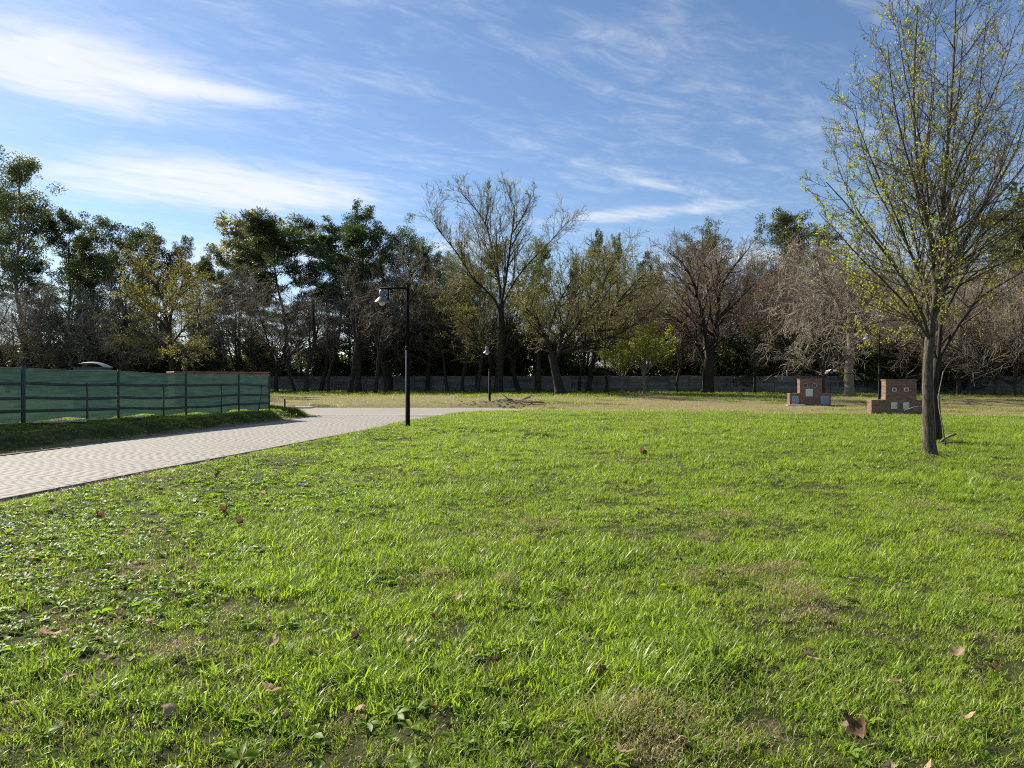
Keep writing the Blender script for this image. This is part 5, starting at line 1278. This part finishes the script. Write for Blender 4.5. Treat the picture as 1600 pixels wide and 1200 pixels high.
# thatch clumps in the right-hand lawn
def ground_px(c, r, h=0.05):
    z = (EYE - h) * F / (r - HZ); return at(c, z), z
for c, r, s in ((1095, 843, .10), (1140, 895, .16), (1205, 893, .2), (1232, 885, .12), (860, 822, .15), (825, 818, .12), (1125, 775, .22), (1140, 810, .22), (1250, 940, .2), (1275, 968, .14), (1230, 930, .25), (1090, 898, .1), (680, 905, .12), (1020, 1120, .25), (1535, 830, .15), (1440, 790, .2), (1070, 1150, .2), (955, 1130, .15), (790, 915, .1), (275, 1030, .15)):
    x0_, y0_ = ground_px(c, r); n = int(620 * s * s) + 18; x = x0_ + rng.normal(0, s * .8, n) + 0.2 * s * np.sin(np.arange(n)); y = y0_ + rng.normal(0, s * .6, n)
    DP.append(np.stack([x, y, height(x, y) + 0.03 + 0.05 * 1.6 * np.exp(-((x - x0_) ** 2 + (y - y0_) ** 2) / (s * s))], -1)); DK.append(rng.integers(0, 2, n)); DS.append(rng.uniform(0.5, 0.95, n))
DP = np.concatenate(DP); scatter('dry_grass', dcol, DP, np.concatenate(DK), np.concatenate(DS), np.clip(rng.normal(.5, .25, len(DP)), 0, 1), rng, 0.35, 'dry straw coloured grass lying among the green and on the far verge', 'dry grass')
# broad-leaved weeds, dense on the left
WP, WK, WS = [], [], []
for y0, y1, dn in ((0.8, 7, 190), (7, 13, 120), (13, 26, 45), (26, 35, 14)):
    x, y = field(rng, y0, y1, dn); dr = x - xr(y); n1 = fbm(x * 1.2, y * 1.2, 281); n3 = fbm(x * 0.3, y * 0.3, 221)
    lf = sst(-0.5, 4.0, -x - 0.06 * y + 0.6 * (n3 - .5) * 6)
    p = (0.06 + 0.94 * lf) * (0.25 + 0.9 * sst(0.42, 0.6, n1)) * sst(0.3, 1.1, dr); k = (rng.uniform(0, 1, len(x)) < p) & ~onroad(x, y); x, y = x[k], y[k]; n = len(x)
    WP.append(np.stack([x, y, height(x, y) + 0.01], -1)); u = rng.uniform(0, 1, n); WK.append(np.where(u < .2, 0, np.where(u < .4, 1, np.where(u < .56, 2, np.where(u < .82, 3, 4))))); WS.append(rng.uniform(0.38, 0.85, n) * np.where(y > 13, 1.1, 1))
WP = np.concatenate(WP); scatter('weeds', wcol, WP, np.concatenate(WK), np.concatenate(WS), np.clip(rng.normal(.5, .28, len(WP)), 0, 1), rng, 0.16, 'broad-leaved weeds spreading through the left side of the lawn', 'weeds')

# ------------------------------------------------------------------ fallen leaves
def dead_leaf_mat(name, c1, c2):
    m, t, out = material(name); v = coords(t); n = t.noise(v, 30, 5, .6)
    c = t.mix(t.mr(n, .3, .7), c1, c2); b = pbsdf(t, c, 0.75, 0.2, 0, bump(t, n, .4, .003)); tr = t.n('ShaderNodeBsdfTranslucent'); t.l(c, tr.inputs[0])
    mx = t.n('ShaderNodeMixShader'); mx.inputs[0].default_value = 0.4; t.l(b.outputs[0], mx.inputs[1]); t.l(tr.outputs[0], mx.inputs[2]); t.l(mx.outputs[0], out.inputs[0]); return m
M['leaf_tan'] = dead_leaf_mat('tan_dead_leaf', (0.34, 0.23, 0.13), (0.55, 0.41, 0.27)); M['leaf_rust'] = dead_leaf_mat('brown_dead_leaf', (0.09, 0.05, 0.03), (0.20, 0.115, 0.065))
def dead_leaf(seed, mat, curl):
    rg = np.random.default_rng(seed); lob = []
    for k in range(5):      # five pointed lobes with notches, like a plane leaf
        a = math.radians(-110 + 55 * k + 90); r = (0.72, 0.95, 1.1, 0.95, 0.72)[k] * rg.uniform(.88, 1.1)
        lob.append((a - 0.26, r * rg.uniform(.74, .92))); lob.append((a + rg.normal(0, .06), r * rg.uniform(.8, 1.05))); lob.append((a + 0.24, r * rg.uniform(.74, .92)))
        if k < 4: lob.append((a + 0.48, 0.66 * rg.uniform(.8, 1.1)))
    lob.append((math.radians(270), 0.16)); out = [(r * math.cos(a), r * math.sin(a)) for a, r in lob]
    rings = (0.0, 0.4, 0.75, 1.0); V = []; n = len(out)
    for s in rings:
        for x, y in out:
            x_, y_ = x * s, y * s; d = math.hypot(x_, y_); V.append((x_, y_, curl * (x_ * x_ * 1.0 + 0.6 * y_ * abs(y_)) + 0.26 * math.sin(4.3 * x_ + 2.1 * y_ + seed) * d + rg.normal(0, .03) * s))
    Fq = [(i * n + k, i * n + (k + 1) % n, (i + 1) * n + (k + 1) % n, (i + 1) * n + k) for i in range(1, 3) for k in range(n)]
    tri = [(0, n + (k + 1) % n, n + k) for k in range(n)]
    V = np.array(V) * 0.075
    st = MB().tube([(0, -0.012, 0.0), (0.004, -0.05, 0.012), (0.0, -0.085, 0.03)], 0.0016, 5)
    blade = mesh_np('blade', [(V, np.array(Fq), 0), (V, np.array(tri)[:, ::-1], 0)], [M[mat]], smooth=True)
    return blade, st.mesh('stalk', M[mat])
LEAF = [dead_leaf(1, 'leaf_tan', 0.9), dead_leaf(2, 'leaf_tan', 1.7), dead_leaf(3, 'leaf_rust', 1.1), dead_leaf(7, 'leaf_rust', 1.3), dead_leaf(5, 'leaf_tan', -1.3)]
sc_ = []
for k in range(4):
    rg = np.random.default_rng(60 + k); n = 7; a = np.sort(rg.uniform(0, 6.28, n)); r = rg.uniform(0.012, 0.032, n); V = [(0, 0, 0.004)] + [(r[i] * math.cos(a[i]), r[i] * math.sin(a[i]), rg.normal(0.008, .007)) for i in range(n)]
    F3 = [(0, 1 + i, 1 + (i + 1) % n) for i in range(n)]; sc_.append(bpy.data.objects.new('scrap_%s' % 'abcd'[k], mesh_np('scrap', [(np.array(V), np.array(F3), 0)], [M['leaf_tan' if k < 3 else 'leaf_rust']])))
lcol = coll('leaf_scraps', sc_)
LP_, LK_ = [], []
for y0, y1, dn in ((0.8, 7, 14), (7, 14, 7), (14, 34, 1.2), (36, 75, 0.25)):
    x, y = field(rng, y0, y1, dn); n1 = fbm(x * 0.8, y * 0.8, 301); k = (rng.uniform(0, 1, len(x)) < 0.15 + 1.4 * sst(.5, .65, n1) * np.where(x < 0.1 * y, 1, .5)) & ~onroad(x, y); x, y = x[k], y[k]
    LP_.append(np.stack([x, y, height(x, y) + rng.uniform(0.02, 0.055, len(x))], -1)); LK_.append(rng.integers(0, 4, len(x)))
LP_ = np.concatenate(LP_); scatter('leaf_litter', lcol, LP_, np.concatenate(LK_), rng.uniform(.6, 1.3, len(LP_)), np.full(len(LP_), .5), rng, 0.45, 'scraps of dry leaf scattered through the lawn', 'litter')
GL = 'fallen leaves on the lawn'
rl = random.Random(12)
def fallen(c, r, k, s, tilt, label):
    if k in (2, 3): tilt *= 0.7
    if k in (0, 1, 4): tilt = -0.25 + 0.35 * (tilt - 0.6)        # pale leaves lie open to the sky
    x, y = ground_px(c, r); o = tag(empty('fallen_leaf', (x, y, hh(x, y) + (0.055 if k in (0, 1, 4) else 0.045))), label, 'leaf', GL)
    o.rotation_euler = (tilt, rl.uniform(-.35, .35), rl.uniform(0, 6.28) if abs(tilt) < .8 else rl.uniform(-.5, .5)); s *= 0.8 if k in (0, 1, 4) else 0.66; o.scale = (s, s, s)
    link('blade', LEAF[k][0], o); link('stalk', LEAF[k][1], o)
for a in ((937, 1052, 2, 1.0, 1.35, 'dark brown leaf standing upright in the grass at the bottom centre'), (555, 1000, 3, 0.85, 1.2, 'dark leaf standing on edge in thick grass left of centre'),
          (1270, 1030, 0, 0.95, 0.75, 'large tan leaf lying face up in the right-hand grass'), (1345, 1145, 2, 1.35, 1.0, 'big dark folded leaf beside the pale split one at the lower right'), (1330, 1128, 4, 1.1, 0.5, 'pale split leaf at the lower right, resting on the dark folded one'),
          (1115, 1025, 3, 0.9, 0.9, 'rust brown leaf half sunk in the grass right of the upright dark leaf'), (427, 1083, 1, 1.0, 0.6, 'pale curled leaf above a dark hollow at the lower left'), (422, 1016, 1, 0.85, 0.5, 'pale curled leaf in short grass, upper of the pair at the lower left'),
          (72, 1000, 0, 1.2, 0.4, 'pale crumpled leaf on the bare soil by the left edge'), (268, 1108, 4, 1.15, 0.5, 'tan torn leaf with a dark fold at the lower left'), (155, 803, 2, 1.7, 1.0, 'red-brown leaf on the weeds below the near edge of the road'),
          (350, 798, 2, 1.5, 1.3, 'red-brown leaf standing up among the weeds'), (340, 745, 3, 1.9, 0.8, 'dark leaf on the grass just off the road edge'), (375, 815, 3, 1.3, 0.6, 'small dark leaf right of the standing red-brown one'),
          (1003, 709, 3, 2.6, 1.2, 'blackish upright leaf far out in the open lawn'), (975, 1186, 1, 0.9, 1.1, 'upright tan leaf cut by the bottom edge'), (678, 1115, 2, 0.9, 0.9, 'brown shrivelled leaf left of the bottom centre'), (565, 1106, 4, 0.7, 1.2, 'thin pinkish tan leaf standing in the grass'),
          (105, 1066, 0, 0.8, 0.3, 'small tan leaf next to a red one by the left edge'), (1497, 1028, 1, 0.9, 0.9, 'rolled tan leaf in tall grass near the right edge'), (1555, 1046, 3, 0.8, 0.7, 'brown leaf close to the right edge'), (1510, 1127, 1, 0.8, 0.7, 'tan leaf over a dark gap at the lower right'),
          (1065, 1155, 4, 0.8, 0.9, 'small orange tan leaf near the bottom right of centre'), (775, 1040, 3, 0.6, 0.8, 'tiny brown leaf in the middle of the near lawn'), (712, 940, 1, 0.8, 0.7, 'tan leaf stuck in the grass above the centre of the near lawn')):
    fallen(*a)
for k in range(34):
    z = rl.choice((rl.uniform(3, 6), rl.uniform(4, 12))); x = rl.uniform(-0.7 * z, 0.4 * z); c = 800 + F * x / z; r = HZ + F * 1.55 / z
    if x < xr(z) + 0.5: continue
    fallen(c, r, rl.choice((0, 1, 2, 3, 4)), rl.uniform(0.4, 0.75), rl.uniform(0, 1.0), 'small dry fallen leaf lying in the grass and weeds of the near lawn')
